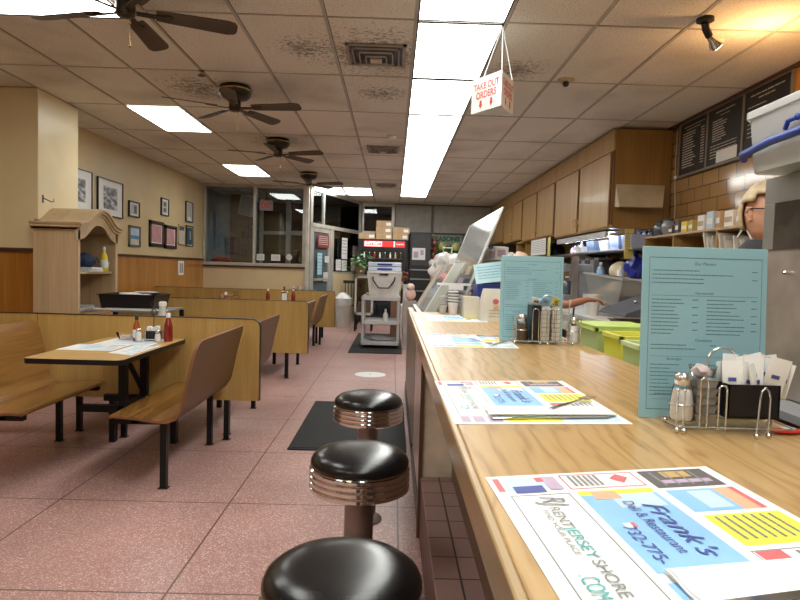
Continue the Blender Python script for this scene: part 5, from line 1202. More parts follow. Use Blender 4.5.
# flap board on the end panel
o = thing('flap_board', 'cream flap board hinged on the end panel of the nearest cupboard', 'board', (2.74, 6.845, 2.06)); q = MB().slab([(-.28, -.20, 0), (.20, -.20, 0), (.30, .0, .27), (-.25, .0, .27)], .012)
part('board', q, KRAFT, o); part('side_bracket', MB().slab([(-.27, -.19, .0), (-.25, -.01, .25), (-.25, -.01, .02)], .006), KRAFT, o)
# fluorescent fixture below
o = thing('strip_light', 'grey strip light fixture under the nearest wall cupboard', 'strip light', (2.58, 8.15, 1.801)); part('housing', MB().box(-.10, -.06, -1.05, 1.05, -.045, .044).box(-.10, .06, -1.05, 1.05, .02, .044), plain('fixture_grey', (.5, .5, .48), .4), o, .004); part('tube', MB().tube([(.02, -1.0, -.018), (.02, 1.0, -.018)], .012, 10), TUBE, o)
for s in (-1, 1): part('end_cap', MB().box(-.05, .05, s*1.05-.02, s*1.05+.02, -.03, .0), WHITE, o)

# ------------------------------------------------------------------ wall menu board
o = thing('menu_board', 'black letter menu board with grey frame high on the tiled wall', 'menu board', (3.12, 5.70, 2.385)); hl = .93
ys = [.92, .345, -.275, -.93]
for i in range(3):
    a, b = ys[i+1], ys[i]; pn = part('letter_panel', MB().box(-.03, -.005, a+.01, b-.01, .02, .565), plain('board_black', (.012, .011, .01), .5), o)
    g = MB(); rr = random.Random(i)
    P = lambda u, v: (-.0312, b-.04-(b-a-.08)*u, .03+.52*v)
    if i == 0:
        greek(g, .1, .95, .93, .022, P, 1); greek(g, .2, .8, .87, .022, P, 2)
        for k in range(14): greek(g, .05, .05+rr.uniform(.35, .6), .80-k*.052, .034, P, k+9, .12); greek(g, .82, .96, .80-k*.052, .034, P, k+70, .1)
    elif i == 1:
        greek(g, .2, .8, .93, .03, P, 3); greek(g, .35, .65, .86, .02, P, 4)
        for k in range(9): greek(g, .1, .1+rr.uniform(.3, .5), .78-k*.045, .03, P, k+20, .15)
        for k in range(5): greek(g, .05, .9, .33-k*.055, .026, P, k+33)
    else:
        greek(g, .1, .9, .92, .03, P, 5); greek(g, .3, .7, .85, .03, P, 6)
        for k in range(8): greek(g, .05, .5, .74-k*.07, .024, P, k+44)
    part('white_letters', g, plain('letter_white', (.55, .5, .42), .6), pn, smooth=False)
q = MB()
for y in ys: q.box(-.04, 0, y-.012, y+.012, 0, .585)
q.box(-.042, 0, -.94, .93, 0, .022); q.box(-.042, 0, -.94, .93, .563, .585)
part('frame', q, plain('board_frame', (.20, .18, .15), .4), o)
part('paper_note', MB().box(-.036, -.0325, -.20, .15, .03, .14), PAPER, o)
# cable on tiles
o = thing('wall_cable', 'thin pale cable running down the tiled wall past the cupboard', 'cable', (3.11, 6.72, 1.78)); part('wire', MB().tube([(0, .0, 0), (-.004, -.02, .3), (0, .03, .7), (0, .02, 1.15)], .006, 6), KRAFT, o); part('clip', MB().box(-.01, .006, -.01, .04, .62, .65), WHITE, o)

# ------------------------------------------------------------------ shelf unit below the tiles
o = thing('wall_shelf', 'wooden shelf unit with dividers along the brown tiled wall', 'shelf', (2.93, 5.40, 1.44)); q = MB(); q.box(-.18, .185, -1.3, 1.24, .275, .297); 
part('top_board', q, plain('shelf_edge_pale', (.50, .33, .19), .45), o, .002)
part('bottom_board', MB().box(-.17, .185, -1.3, 1.24, -.02, 0), CABD, o); q = MB()
for y in (1.22, .55, -.25, -1.28): part('divider', MB().box(-.175, .185, y-.01, y+.01, 0, .275), CAB, o)
part('back', MB().box(.17, .185, -1.28, 1.22, 0, .275), CABD, o)
ST = 1.7375
def jar(x, y, z, r, m_, label, h=.16):
    o = thing('glass_jar', label, 'jar', (x, y, z), 0, 'round glass jars'); part('bowl', MB().lathe([(r*.6, 0), (r, h*.3), (r, h*.6), (r*.7, h*.9)], 20), m_, o); part('lid', MB().lathe([(r*.72, h*.9), (r*.72, h), (r*.2, h*1.08)], 18), DGREY, o)
BG = plain('smoky_glass', (.10, .12, .15), .12, spec=.8)
jar(2.86, 6.50, ST, .07, BG, 'smoky round jar at the cupboard end of the tiled-wall shelf'); jar(2.86, 6.30, ST, .07, plain('pale_smoky', (.25, .27, .3), .12), 'paler smoky jar, second on the tiled-wall shelf', .17); jar(2.98, 6.40, ST, .06, BG, 'small dark jar behind the first two on the shelf', .15)
bxs = [(6.12, .09, .09, PBLK, 'black box with white bands on the tiled-wall shelf'), (5.98, .09, .13, PBLK, 'taller black box on the tiled-wall shelf'), (5.84, .10, .11, MUST, 'yellow tea box on the tiled-wall shelf'), (5.70, .10, .11, plain('dull_yellow', (.5, .38, .12), .5), 'dull yellow tea box, second yellow one on the shelf'),
       (5.52, .11, .14, PAPER, 'white carton on the tiled-wall shelf after the yellow boxes'), (5.36, .12, .16, LBLUE, 'pale blue and white bag-like carton on the shelf'), (5.22, .09, .15, CARD, 'brown carton on the tiled-wall shelf'), (5.06, .13, .14, PAPER, 'white labelled package on the tiled-wall shelf'), (4.90, .10, .13, KRAFT, 'tan package at the near end of the tiled-wall shelf')]
for y, w, h, m_, l in bxs:
    o = thing('food_box', l, 'box', (2.86, y, ST), random.uniform(-.15, .15)); part('carton', MB().box(-.06, .06, -w/2, w/2, 0, h), m_, o, .004); part('printed_band', MB().box(-.062, -.06, -w*.42, w*.42, h*.3, h*.62), KRAFT if m_ is PAPER else PAPER, o)
o = thing('paper_bundle', 'crumpled white paper bags stuffed in the tiled-wall shelf', 'paper bags', (2.90, 5.12, 1.4405), 0)
q = MB(); r = random.Random(8)
for k in range(15):
    y = -.50+k*.052; h = .15+r.uniform(0, .07)+k*.004; q.slab([(-.12, y, 0), (.1, y, 0), (.1+r.uniform(-.03, .03), y+r.uniform(-.02, .05), h), (-.13+r.uniform(-.03, .03), y+r.uniform(-.02, .05), h)], .014)
part('stacked_bags', q, plain('bag_paper', (.62, .60, .55), .7), o); part('curled_strap', MB().tube([(-.12, -.5, .1), (-.16, -.45, .24), (-.14, -.38, .30), (-.15, -.30, .2)], .008), PAPER, o)
o = thing('yellow_notice', 'yellow board hanging between the cupboard and the tiled-wall shelf', 'notice', (2.68, 6.872, 1.504)); part('board', MB().box(-.05, .05, -.01, .01, 0, .34), plain('notice_yellow', (.62, .50, .13), .5), o); g = MB(); [greek(g, -.04, .04, .28-.03*k, .012, lambda u, v: (u, -.0105, v), k) for k in range(7)]; part('print', g, PGRY, o)

# ------------------------------------------------------------------ back counter and shelves
bc = thing('back_counter', 'white-topped back work counter along the right wall', 'counter', (2.40, 9.0, 0))
part('worktop', MB().box(-.62, .70, -5.6, 6.4, .88, .92), plain('white_laminate', (.62, .61, .58), .35), bc, .004); part('base_cabinet', MB().box(-.56, .70, -5.6, 6.4, .08, .88), DSTEEL, bc)
part('toe_kick', MB().box(-.50, .70, -5.6, 6.4, 0, .08), BLACK, bc)
def shelf(x0, x1, y0, y1, z, m_, label):
    o = thing('wall_shelf', label, 'shelf', ((x0+x1)/2, (y0+y1)/2, z-.02)); w, l = (x1-x0)/2, (y1-y0)/2
    part('board', MB().box(-w, w, -l, l, 0, .02), m_, o, .002)
    for s in (-.85, .0, .85): part('bracket', MB().slab([(w-.01, s*l, 0), (w-.01, s*l, -.12), (-w*.4, s*l, 0)], .012), DGREY, o)
shelf(2.66, 3.115, 6.72, 10.9, 1.62, STEEL, 'steel shelf under the oak cupboards')
shelf(2.66, 3.115, 6.72, 9.3, 1.275, plain('shelf_white', (.6, .6, .57), .4), 'white lower shelf between steel shelf and back counter')
kit = [('plastic_bin', 'blue-white bin on the steel shelf nearest the yellow notice', 2.80, 6.98, 1.621, .16, plain('blue_white', (.42, .50, .68), .4)), ('plastic_bin', 'pale blue bin on the steel shelf, second from the yellow notice', 2.80, 7.38, 1.621, .17, plain('blue_white2', (.35, .42, .60), .4)),
       ('plastic_bin', 'white bin on the steel shelf, third from the yellow notice', 2.80, 7.75, 1.621, .13, WHITE), ('plastic_bin', 'steel-blue dish pan on the steel shelf', 2.78, 8.20, 1.621, .14, plain('steel_blue', (.18, .25, .34), .4)), ('plastic_bin', 'small white tub on the steel shelf by the dish pan', 2.74, 8.62, 1.621, .08, PAPER)]
for nm, l, x, y, z, h, m_ in kit:
    o = thing(nm, l, 'bin', (x, y, z)); part('bin_wall', frustum(.10, .13, .12, .16, 0, h), m_, o); part('contents', MB().box(-.085, .085, -.11, .11, .01, h*.8), LGREY, o)
for k, (y, c_, h, l) in enumerate(((8.80, WHITE, .17, 'white bottle on the steel shelf'), (8.95, MUST, .14, 'yellow-topped bottle on the steel shelf'), (9.1, PRED, .12, 'red-labelled bottle on the steel shelf'), (9.22, WHITE, .12, 'short white bottle on the steel shelf beside the black urn'))):
    bottle('kitchen_bottle', l, 2.74, y, 1.621, h, .04, c_, BLUE if k % 2 else WHITE, PAPER)
for k in range(5):
    bottle('water_bottle', ['first', 'second', 'third', 'fourth', 'fifth'][k] + ' blue water bottle above the bins, counted from the yellow notice', 3.02, 6.88+k*.17, 1.621, .24, .045, plain('water_blue', (.12, .22, .42), .15), BLUE, WHITE, 'blue water bottles')
o = thing('coffee_urn', 'black lidded pot with knob on the steel shelf above the farther menu', 'pot', (2.60, 9.42, 1.62)); part('pot', MB().lathe([(.15, 0), (.155, .06), (.13, .10)], 24), BLACK, o); part('lid', MB().lathe([(.135, .10), (.12, .15), (.06, .20), (.03, .22)], 24), BLACK, o); part('knob', MB().ball((0, 0, .255), .045), MGREY, o); part('handle', MB().tube([(-.14, -.03, .05), (-.2, -.04, .09), (-.14, -.03, .12)], .012), BLACK, o)
o.location = (2.80, 10.40, 1.6205)
o = thing('wall_calendar', 'white paper sheets taped under the second wall cupboard', 'papers', (2.47, 9.95, 1.62)); part('sheet', MB().box(0, .004, -.12, .92, 0, .27), PAPER, o); part('yellow_sheet', MB().box(-.003, 0, -.42, -.26, -.04, .27), plain('sheet_yellow', (.62, .58, .2), .5), o); g = MB(); [greek(g, -.08, .88, .23-.03*k, .012, lambda u, v: (-.001, u, v), k) for k in range(7)]; part('print', g, PGRY, o)
# lower shelf goods
gd = [(6.95, .12, .24, .3, BLUE, 'royal blue crumpled bag on the lower white shelf'), ]
o = thing('blue_bag', 'royal blue crumpled bag on the lower white shelf', 'bag', (2.80, 6.95, 1.276)); part('bag_film', blob((0, 0, .13), (.11, .15, .14), 2, .2, 2, 3, 0), plain('royal_blue', (.015, .025, .28), .35), o); part('neck', MB().lathe([(.05, .24), (.02, .28), (.05, .32)], 12), BLUE, o)
bottle('squeeze_bottle', 'small white squeeze bottle before the blue bag on the lower shelf', 2.72, 7.20, 1.276, .15, .035, WHITE, WHITE)
o = thing('straw_hat', 'beige bread shaped cover on the lower white shelf', 'cover', (2.84, 7.52, 1.276)); part('dome', blob((0, 0, .09), (.13, .20, .12), 4, .05, 2, 3, 0), plain('straw_beige', (.60, .50, .32), .6), o); part('brim', MB().lathe([(.17, 0), (.20, .01), (.17, .015)], 24), plain('straw_beige2', (.58, .47, .3), .6), o)
bottle('spray_bottle', 'clear blue-capped spray bottle on the lower white shelf', 2.74, 7.95, 1.276, .20, .05, plain('clear_grey', (.3, .34, .4), .15), WHITE, SKYB)
for k in range(5):
    o = thing('storage_canister', ['first', 'second', 'third', 'fourth', 'fifth'][k] + ' dark grey canister on the lower shelf, counting away from the spray bottle', 'canister', (2.86, 8.22+k*.2, 1.276), 0, 'dark grey canisters'); part('body', MB().box(-.09, .09, -.085, .085, 0, .24), [DGREY, MGREY, DGREY, MGREY, DGREY][k], o, .01); part('lid', MB().box(-.095, .095, -.09, .09, .24, .27), MGREY if k % 2 == 0 else DGREY, o)
# appliance, white machine with arm
o = thing('coffee_machine', 'dark grey coffee machine on the back counter behind the farther menu', 'coffee machine', (2.35, 7.9, .92)); part('body', MB().box(-.16, .2, -.22, .22, .02, .12).box(.02, .2, -.22, .22, .12, .42).box(-.16, .2, -.22, .22, .42, .52), MGREY, o, .01); part('front_panel', MB().box(-.166, -.16, -.18, .18, .44, .5), BLACK, o); part('tower', MB().box(-.08, .0, -.26, -.22, 0, .62), STEEL, o)
part('carafe', MB().lathe([(.05, .12), (.07, .2), (.06, .28), (.04, .3)], 16, (-.06, 0, 0)), BG, o); part('white_tray', MB().box(-.22, .22, -.3, .3, 0, .02), WHITE, o)
# big clear bin and sloped steel lid
o = thing('clear_bin', 'large cloudy grey food bin tilted on the back counter', 'bin', (2.37, 6.35, 1.00)); o.rotation_euler = (.10, .08, .35); part('bin_wall', frustum(.17, .22, .23, .30, 0, .28), GREYP, o)
q = MB()
for a in ((-.245, .245, -.315, -.295), (-.245, .245, .295, .315), (-.245, -.225, -.315, .315), (.225, .245, -.315, .315)): q.box(*a, .27, .29)
part('rim', q, plain('rim_grey', (.36, .36, .35), .3), o); part('contents', blob((0, 0, .08), (.14, .17, .06), 4, .15, 2, 3, .01), plain('bin_goods', (.32, .27, .23), .6), o)
o = thing('white_pitcher', 'white plastic pitcher by the reaching hand', 'pitcher', (1.90, 5.72, .9205)); part('body', MB().lathe([(.06, 0), (.08, .16), (.085, .2), (.078, .2), (.06, .02)], 20), WHITE, o); part('handle', MB().tube([(.08, 0, .16), (.13, 0, .13), (.07, 0, .05)], .01), WHITE, o)
o = thing('steel_lid', 'sloped blue-grey steel lid on the back counter', 'hood', (2.33, 5.60, .9205)); part('body', MB().prism([(-.30, 0), (.30, 0), (.30, .27), (-.28, .05)], 'y', -.35, .35), plain('blue_steel', (.085, .09, .115), .5), o, .004); part('knob', MB().ball((-.08, -.05, .145), .016), CHROME, o); part('rim', MB().box(-.32, .31, -.36, .36, 0, .02), STEEL, o)
o = thing('cutting_board', 'tan cutting board on the near end of the back counter', 'board', (1.97, 4.35, .9205)); part('board', MB().box(-.16, .18, -.35, .28, 0, .02), plain('board_tan', (.45, .30, .17), .5), o, .004); part('hole_ring', MB().lathe([(.02, .02), (.02, .021)], 12, (.13, .22, 0)), DGREY, o)
o = thing('black_tray', 'black shallow tray on the back counter by the yellow tubs', 'tray', (1.94, 4.84, .9205)); part('tray', frustum(.12, .13, .14, .15, 0, .025), BLACK, o); part('rim', MB().box(-.145, .145, -.155, -.145, .022, .027).box(-.145, .145, .145, .155, .022, .027), BLACK, o)
# many far kitchen things
rk = random.Random(21)
colsn = [('grey', MGREY), ('white', WHITE), ('dark', DGREY), ('tan', KRAFT), ('blue', plain('dull_blue', (.12, .17, .28), .5)), ('steel', STEEL)]
for k in range(12):
    nm, m_ = colsn[k % 6]; y = 9.0 + k*.42; h = rk.uniform(.18, .42)
    o = thing('kitchen_container', nm + ' container on the far back counter, ' + ['nearest', 'second', 'third', 'fourth', 'fifth', 'sixth', 'seventh', 'eighth', 'ninth', 'tenth', 'eleventh', 'farthest'][k] + ' of the row', 'container', (2.2+rk.uniform(-.15, .25), y, .921), rk.uniform(-.3, .3), 'containers on the far back counter')
    part('body', MB().box(-.12, .12, -.13, .13, 0, h), m_, o, .01); part('lid', MB().box(-.125, .125, -.135, .135, h, h+.02), DGREY, o)
for k in range(7):
    nm, m_ = colsn[(k*2+1) % 6]; y = 12.5+k*.3
    o = thing('stacked_dish', nm + ' dish bundle under the far cupboards, ' + ['first', 'second', 'third', 'fourth', 'fifth', 'sixth', 'last'][k] + ' going back', 'dishes', (2.6, y, 1.50), 0, 'bundles under the far cupboards'); part('stack', MB().lathe([(.09, 0), (.12, .05), (.11, .1+.02*(k % 3)), (.08, .22)], 14), m_, o); part('rim', MB().lathe([(.115, .06), (.125, .065), (.115, .07)], 14, cap=False), WHITE, o)
shelf(2.45, 3.115, 12.4, 15.0, 1.50, STEEL, 'steel shelf under the far cupboards')

# ------------------------------------------------------------------ under-counter work shelf, tubs, machine and tote
wk = thing('work_shelf', 'lower work shelf behind the lunch counter', 'work shelf', (1.0, 2.7, 0))
part('top', MB().box(-.22, .20, -.62, 1.35, .91, .935), plain('work_grey', (.32, .30, .28), .4), wk, .003); part('cabinet', MB().box(-.20, .17, -.60, 1.33, .0, .91), DWOOD, wk)
def ltub(x, y, w, d, h, m_, lm, label):
    o = thing('food_tub', label, 'tub', (x, y, .936), 0, 'lime and yellow food tubs'); part('tub_wall', frustum(w*.94, d*.94, w, d, 0, h), m_, o, .004)
    q = MB(); t = .008
    for a in ((-w-t, w+t, -d-t, -d+t), (-w-t, w+t, d-t, d+t), (-w-t, -w+t, -d-t, d+t), (w-t, w+t, -d-t, d+t)): q.box(*a, h-.012, h+.006)
    part('rim', q, lm, o, .002); part('contents', MB().box(-w*.82, w*.82, -d*.82, d*.82, .006, h*.45), KRAFT, o); return o
o = ltub(1.0, 2.70, .12, .13, .135, LIMEC, LIME, 'large lime green lidded tub at the back of the work shelf'); part('lid', MB().box(-.13, .13, -.14, .14, .141, .150), LIME, o, .003)
ltub(.985, 2.40, .10, .10, .128, YCLEAR, plain('rim_yellow', (.75, .74, .12), .3), 'yellow open food tub in front of the lime lidded one')
ltub(.955, 2.15, .09, .09, .12, LIMEC, plain('rim_lime', (.58, .70, .35), .3), 'pale lime open tub partly hidden by the nearer menu')
jg = thing('glass_tumbler', 'clear glass tumbler on the work shelf beside the farther caddy', 'glass', (.90, 3.10, .936)); part('glass_wall', MB().lathe([(.03, 0), (.042, .20)], 20, cap=False).lathe([(.03, 0), (.03, .004)], 20), JARGL, jg); part('ice_and_straw', MB().tube([(0, 0, .01), (.02, .0, .24)], .004, 6).box(-.02, .02, -.02, .02, .06, .16), pane('ice', (.95, .95, .95), .1, .1, .3), jg)
o = thing('creamer_tray', 'white tray of creamers and tan packets beside the far caddy', 'tray', (.885, 3.40, .936)); part('tray', frustum(.09, .12, .10, .13, 0, .10), WHITE, o); part('creamers', blob((0, 0, .09), (.07, .09, .035), 4, .3, 3), plain('creamer_tan', (.6, .48, .28), .6), o)
o = thing('ladle_pot', 'small black pot on the work shelf behind the salt shaker', 'pot', (.835, 2.98, .936)); part('pot', MB().lathe([(.03, 0), (.036, .09), (.032, .09), (.028, .01)], 18), BLACK, o); part('handle', MB().tube([(.03, 0, .08), (.09, .02, .10)], .006), BLACK, o)

mc = thing('coffee_grinder', 'tall brushed metal appliance with dark glass at the right edge', 'appliance', (1.515, 1.62, 0))
hw_, hd_ = .28, .40
part('case', MB().box(-hw_, hw_, -hd_, hd_-.01, .93, 1.635), DSTEEL, mc, .008)
part('window_frame', MB().box(-hw_-.004, -hw_, -hd_, hd_-.01, 1.55, 1.635).box(-hw_-.004, -hw_, hd_-.065, hd_-.01, 1.40, 1.55).box(-hw_-.004, -hw_, -hd_, -hd_+.06, 1.40, 1.55), plain('frame_grey', (.30, .29, .27), .35, .5), mc, .002)
part('dark_glass', MB().box(-hw_-.003, -hw_-.0005, -hd_+.06, hd_-.065, 1.40, 1.55), plain('smoked_glass', (.05, .042, .036), .15, spec=.7, vary=.5, scale=8), mc)
part('knob', MB().lathe([(.006, 0), (.006, .006), (.008, .014), (.004, .02)], 14, M=Matrix.Translation((-hw_-.001, .25, 1.325)) @ Matrix.Rotation(-PI/2, 4, 'Y')), CHROME, mc)
ws2 = thing('appliance_stand', 'dark cabinet under the tall metal appliance', 'cabinet', (1.48, 1.30, 0)); part('cabinet', MB().box(-.34, .36, -1.5, .74, 0, .905), DWOOD, ws2, .004); part('top', MB().box(-.36, .38, -1.5, .755, .905, .929), MGREY, ws2)
tt = thing('storage_tote', 'clear plastic tote with blue band on top of the metal appliance', 'tote', (1.37, 1.66, 1.6405))
def trings(w0, d0, w1, d1, z0, z1):
    c = .03
    def oc(w, d, z): return [Vector(p) for p in ((-w+c, -d, z), (w-c, -d, z), (w, -d+c, z), (w, d-c, z), (w-c, d, z), (-w+c, d, z), (-w, d-c, z), (-w, -d+c, z))]
    return [oc(w0, d0, z0), oc(w1, d1, z1)]
part('tote_wall', MB().rings(trings(.225, .305, .238, .318, .0, .17), cap1=False).rings(trings(.220, .300, .233, .313, .004, .17)[::-1], cap0=False), CLEARP, tt)
part('lid', MB().rings(trings(.245, .328, .245, .328, .17, .195) + [trings(.20, .29, .20, .29, .21, .21)[0]]), pane('tote_lid', (.88, .9, .9), .1, .12, .5), tt, .003)
part('blue_band', MB().tube([(-.225, .335, .055), (-.250, .30, .062), (-.255, .15, .075), (-.255, 0, .078), (-.255, -.2, .072), (-.25, -.31, .062)], .0125, 10), BLUE, tt)
part('latch', MB().tube([(-.244, .10, .10), (-.250, .08, .118), (-.246, .04, .12)], .007, 8).ball((-.25, .04, .12), .010), BLUE, tt)
part('stored_paper', MB().box(-.16, .16, -.24, .24, .01, .05), PAPER, tt)

# ------------------------------------------------------------------ people
def skin(name, J, E, m_, parent, sub=2, root=0):
    me = bpy.data.meshes.new(name); me.from_pydata([j[0] for j in J], E, []); me.materials.append(m_)
    o = bpy.data.objects.new(name, me); COL.objects.link(o); o.parent = parent
    md = o.modifiers.new('skin', 'SKIN'); md.use_smooth_shade = True
    for i, v in enumerate(me.skin_vertices[0].data):
        r = J[i][1]; v.radius = r if isinstance(r, tuple) else (r, r); v.use_root = (i == root)
    o.modifiers.new('sub', 'SUBSURF').levels = sub; o.modifiers['sub'].render_levels = sub
    return o
def head(o, c, rot, skinm, hairm, glasses=False, s=1, back=1):
    """head looking along +x in its own frame; c = centre"""
    M = Matrix.Translation(c) @ Matrix.Rotation(rot, 4, 'Z') @ Matrix.Scale(s, 4)
    mb = MB(); bmesh.ops.create_uvsphere(mb.bm, u_segments=32, v_segments=24, radius=1)
    for v in mb.bm.verts:
        x, y, z = v.co; w = .072*(1-.16*max(0, -z)**1.5)
        X = x*(.092 if x > 0 else .10); Y = y*w*(1-.12*max(0, x)*max(0, -z)); Z = z*.118
        if x > .2 and z < -.2: X *= 1+.10*min(1, -z)
        if x > .75 and abs(y) < .35 and -.35 < z < .15: X += .016*(1-abs(y)/.35)
        if x > .8 and .12 < z < .3 and abs(y) > .15: X -= .006
        v.co = M @ Vector((X, Y, Z))
    part('head', mb, skinm, o)
    part('nose', MB().rings([[M @ Vector(p) for p in ((.088, -.006, .02), (.088, .006, .02), (.094, 0, .022))], [M @ Vector(p) for p in ((.092, -.015, -.032), (.092, .015, -.032), (.118, 0, -.028))]]), skinm, o)
    q = MB()
    for sy in (-1, 1):

        part('eye', MB().ball(M @ Vector((.076, sy*.03, .008)), .0125*s, 12, 8), plain('eye_white', (.75, .72, .68), .3), o)
        part('iris', MB().ball(M @ Vector((.0865, sy*.031, .008)), .0055*s, 8, 6), plain('iris', (.08, .06, .05), .3), o)
        er = MB(); er.tube([M @ Vector(p) for p in ((-.008, sy*.070, .022), (-.022, sy*.082, .026), (-.028, sy*.082, .002), (-.014, sy*.074, -.028), (-.002, sy*.070, -.022))], .0085*s, 8); er.ball(M @ Vector((-.012, sy*.072, 0)), (.014*s, .008*s, .024*s), 10, 8)
        part('ear', er, skinm, o)
        part('eyebrow', MB().tube([M @ Vector(p) for p in ((.084, sy*.012, .034), (.084, sy*.03, .040), (.074, sy*.046, .034))], .003*s, 6), hairm, o)
    part('mouth', MB().tube([M @ Vector(p) for p in ((.088, -.024, -.060), (.097, 0, -.057), (.088, .024, -.060))], .005*s, 6), plain('lips', (.45, .16, .13), .5), o)
    hm = MB(); bmesh.ops.create_uvsphere(hm.bm, u_segments=36, v_segments=26, radius=1)
    dele = []
    for v in hm.bm.verts:
        x, y, z = v.co; edge = -.55 if x < -.35 else (.24 if x < .3 else .50)
        if z < edge: dele.append(v)
        n_ = 1.08 + .03*noise.noise(v.co*5)
        v.co = M @ Vector((x*(.097 if x > 0 else .108)*n_, y*.078*n_, z*.124*n_+.004))
    bmesh.ops.delete(hm.bm, geom=dele, context='VERTS')
    hr = part('hair', hm, hairm, o); sm = hr.modifiers.new('thick', 'SOLIDIFY'); sm.thickness = -.012
    if glasses:
        g = MB()
        for sy in (-1, 1):
            g.tube([M @ Vector((.104+.002*math.cos(a), sy*.034+.024*math.cos(a), .008+.017*math.sin(a))) for a in [2*PI*k/16 for k in range(16)]], .0028*s, 6, True)
            g.tube([M @ Vector(p) for p in ((.104, sy*.058, .014), (.04, sy*.079, .018), (-.012, sy*.080, .022))], .0026*s, 6)
        g.tube([M @ Vector((.106, -.010, .012)), M @ Vector((.106, .010, .012))], .0026*s, 6)
        part('glasses_frame', g, BLACK, o)
        part('lenses', MB().lathe([(.021*s, 0), (.021*s, .001)], 16, M=M @ Matrix.Translation((.104, -.034, .008)) @ Matrix.Rotation(PI/2, 4, 'Y')).lathe([(.021*s, 0), (.021*s, .001)], 16, M=M @ Matrix.Translation((.104, .034, .008)) @ Matrix.Rotation(PI/2, 4, 'Y')), pane('lens', (.95, .93, .9), .15), o)
def hand(J, E, wrist_i, w, d, side, up=Vector((0, 0, 1)), curl=.35):
    """palm and five fingers as extra joints of the body skeleton; d = finger direction, side = thumb side"""
    d = Vector(d).normalized(); side = Vector(side).normalized(); n = d.cross(side); w = Vector(w)
    def add(p, r, a):
        J.append((tuple(p), r)); E.append((a, len(J)-1)); return len(J)-1
    palm = add(w + d*.045, (.030, .014), wrist_i)
    for k, (off, ln) in enumerate(((.027, .070), (.009, .080), (-.009, .074), (-.026, .058))):
        a = add(w + d*.085 + side*off, .0095, palm); p = w + d*(.085+ln*.45) + side*off*1.1 - up*ln*.10
        b = add(p, .0085, a); c = add(p + d*ln*.30 - up*ln*curl*.6, .0078, b); add(p + d*ln*.45 - up*ln*curl*1.3, .0065, c)
    a = add(w + d*.03 + side*.036, .011, palm); b = add(w + d*.062 + side*.058 - up*.008, .0095, a); add(w + d*.092 + side*.060 - up*.018, .0078, b)
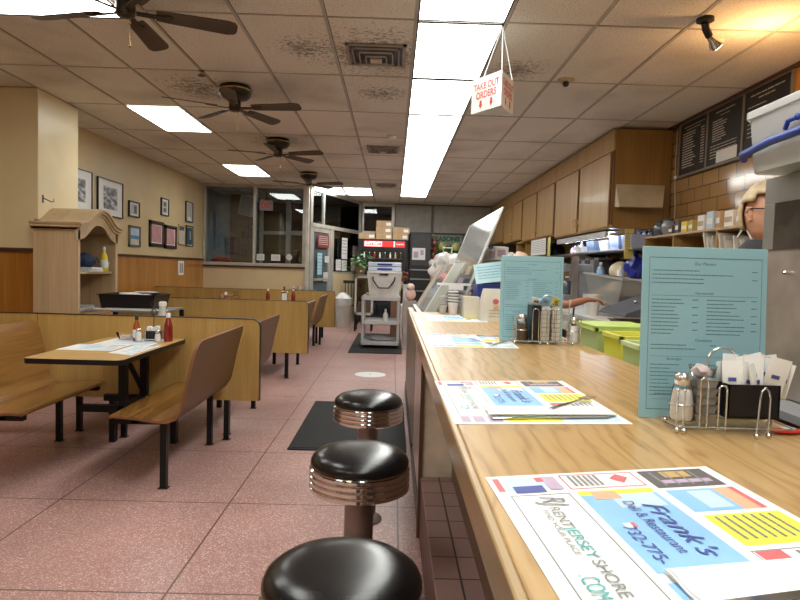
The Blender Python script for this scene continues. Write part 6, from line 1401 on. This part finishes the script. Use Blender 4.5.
def person(loc, rz, label, skinm, hairm, top, legs, arms, lean=0, headrot=0, glasses=False, s=1, bow=0):
    o = thing('person', label, 'person', loc, rz)
    def P(x, y, z): return (x + lean*max(0, z-.9), y, z)
    J = [(P(0, 0, .94), (.13, .16)), (P(0, 0, 1.08), (.11, .145)), (P(.0, 0, 1.26), (.125, .17)), (P(0, 0, 1.40), (.10, .13)), (P(.005, 0, 1.47), (.055, .055)), (P(.015, 0, 1.55), .052)]
    E = [(0, 1), (1, 2), (2, 3), (3, 4), (4, 5)]
    def ch(a, pts):
        for p, r in pts: J.append((p, r)); E.append((a, len(J)-1)); a = len(J)-1
        return a
    arm_i = []
    for sy, (el, wr, fd) in zip((-1, 1), arms):
        sh = P(0, sy*.175, 1.39); a = ch(3, [(sh, .058)]); a = ch(a, [(tuple((Vector(sh)+Vector(el))/2), .048), (el, .040), (tuple((Vector(el)*.55+Vector(wr)*.45)), .038), (wr, .026)])
        hand(J, E, a, wr, fd, (0, -sy, 0) if abs(fd[1]) < .8 else (1, 0, 0)); arm_i.append((sh, el, wr))
    for sy in (-1, 1):
        a = ch(0, [((0, sy*.09, .86), .095), ((.01, sy*.10, .50), .062), ((0, sy*.105, .30), .058), ((-.01, sy*.105, .09), .040)]); ch(a, [((.06, sy*.11, .045), .040), ((.15, sy*.115, .03), .030)])
    skin('body', J, E, skinm, o)
    # clothes: fitted shells over the same joints
    Jt = [(P(0, 0, .90), (.155, .185)), (P(0, 0, 1.08), (.135, .17)), (P(0, 0, 1.26), (.15, .195)), (P(0, 0, 1.395), (.115, .15)), (P(0, 0, 1.445), (.07, .075))]; Et = [(0, 1), (1, 2), (2, 3), (3, 4)]
    for sh, el, wr in arm_i:
        n0 = len(Jt); m_ = Vector(sh).lerp(Vector(el), .65); Jt += [(sh, .072), (tuple(m_), .060)]; Et += [(3, n0), (n0, n0+1)]
    skin('shirt', Jt, Et, top, o, root=0)
    Jl = [((0, 0, .95), (.15, .18))]; El = []
    for sy in (-1, 1):
        n0 = len(Jl); Jl += [((0, sy*.09, .84), .112), ((.01, sy*.10, .50), .082), ((-.005, sy*.105, .10), .062)]; El += [(0, n0), (n0, n0+1), (n0+1, n0+2)]
    skin('trousers', Jl, El, legs, o)
    q = MB()
    for sy in (-1, 1): sh_ = blob((.05, sy*.11, .045), (.135, .052, .05), 1, .02, 2, 3, .0); part('shoe', sh_, BLACK, o)
    q.bm.free()
    hc = Vector(P(.02+bow, 0, 1.645)); head(o, hc, headrot, skinm, hairm, glasses)
    return o
# person 1 behind the appliance, seen in profile; person 2 leaning over the back counter
p1 = person((1.525, 2.50, 0), -1.1, 'blond person in glasses and black top behind the metal appliance', SKIN, HAIR, DCLOTH, GCLOTH,
       (((.12, -.22, 1.12), (.26, -.16, .98), (1, .1, -.3)), ((.10, .22, 1.12), (.26, .16, .98), (1, -.1, -.3))), headrot=-.25, glasses=True)
part('neck_scarf', MB().lathe([(.075, 1.40), (.115, 1.43), (.105, 1.49), (.07, 1.535), (.06, 1.52)], 20, (.015, 0, 0)), plain('patterned_scarf', (.03, .03, .035), .8, vary=.2), p1); part('scarf_pattern', MB().tube([(.125*math.cos(a)+.015, .118*math.sin(a), 1.455+.03*math.sin(4*a)) for a in [2*PI*k/40 for k in range(40)]], .006, 6, True), PAPER, p1)
p1.scale = (.955, .955, .955)
p2 = person((1.09, 4.50, 0), 0, 'person behind the farther menu with a bare forearm reaching out', SKIN2, DHAIR, GCLOTH, DCLOTH,
       (((.20, -.24, 1.37), (.42, -.17, 1.425), (1, .15, -.1)), ((.16, .24, 1.12), (.33, .16, 1.08), (1, -.1, -.1))), headrot=.1)
p2.scale = (.80, .80, .79)

# ------------------------------------------------------------------ world and exposure
w = bpy.data.worlds.new('night'); S.world = w; w.use_nodes = True
w.node_tree.nodes['Background'].inputs[0].default_value = (.02, .025, .04, 1); w.node_tree.nodes['Background'].inputs[1].default_value = .4
S.view_settings.view_transform = 'Standard'; S.view_settings.look = 'None'; S.view_settings.gamma = 1; S.view_settings.use_curve_mapping = False
S.view_settings.exposure = 0.08
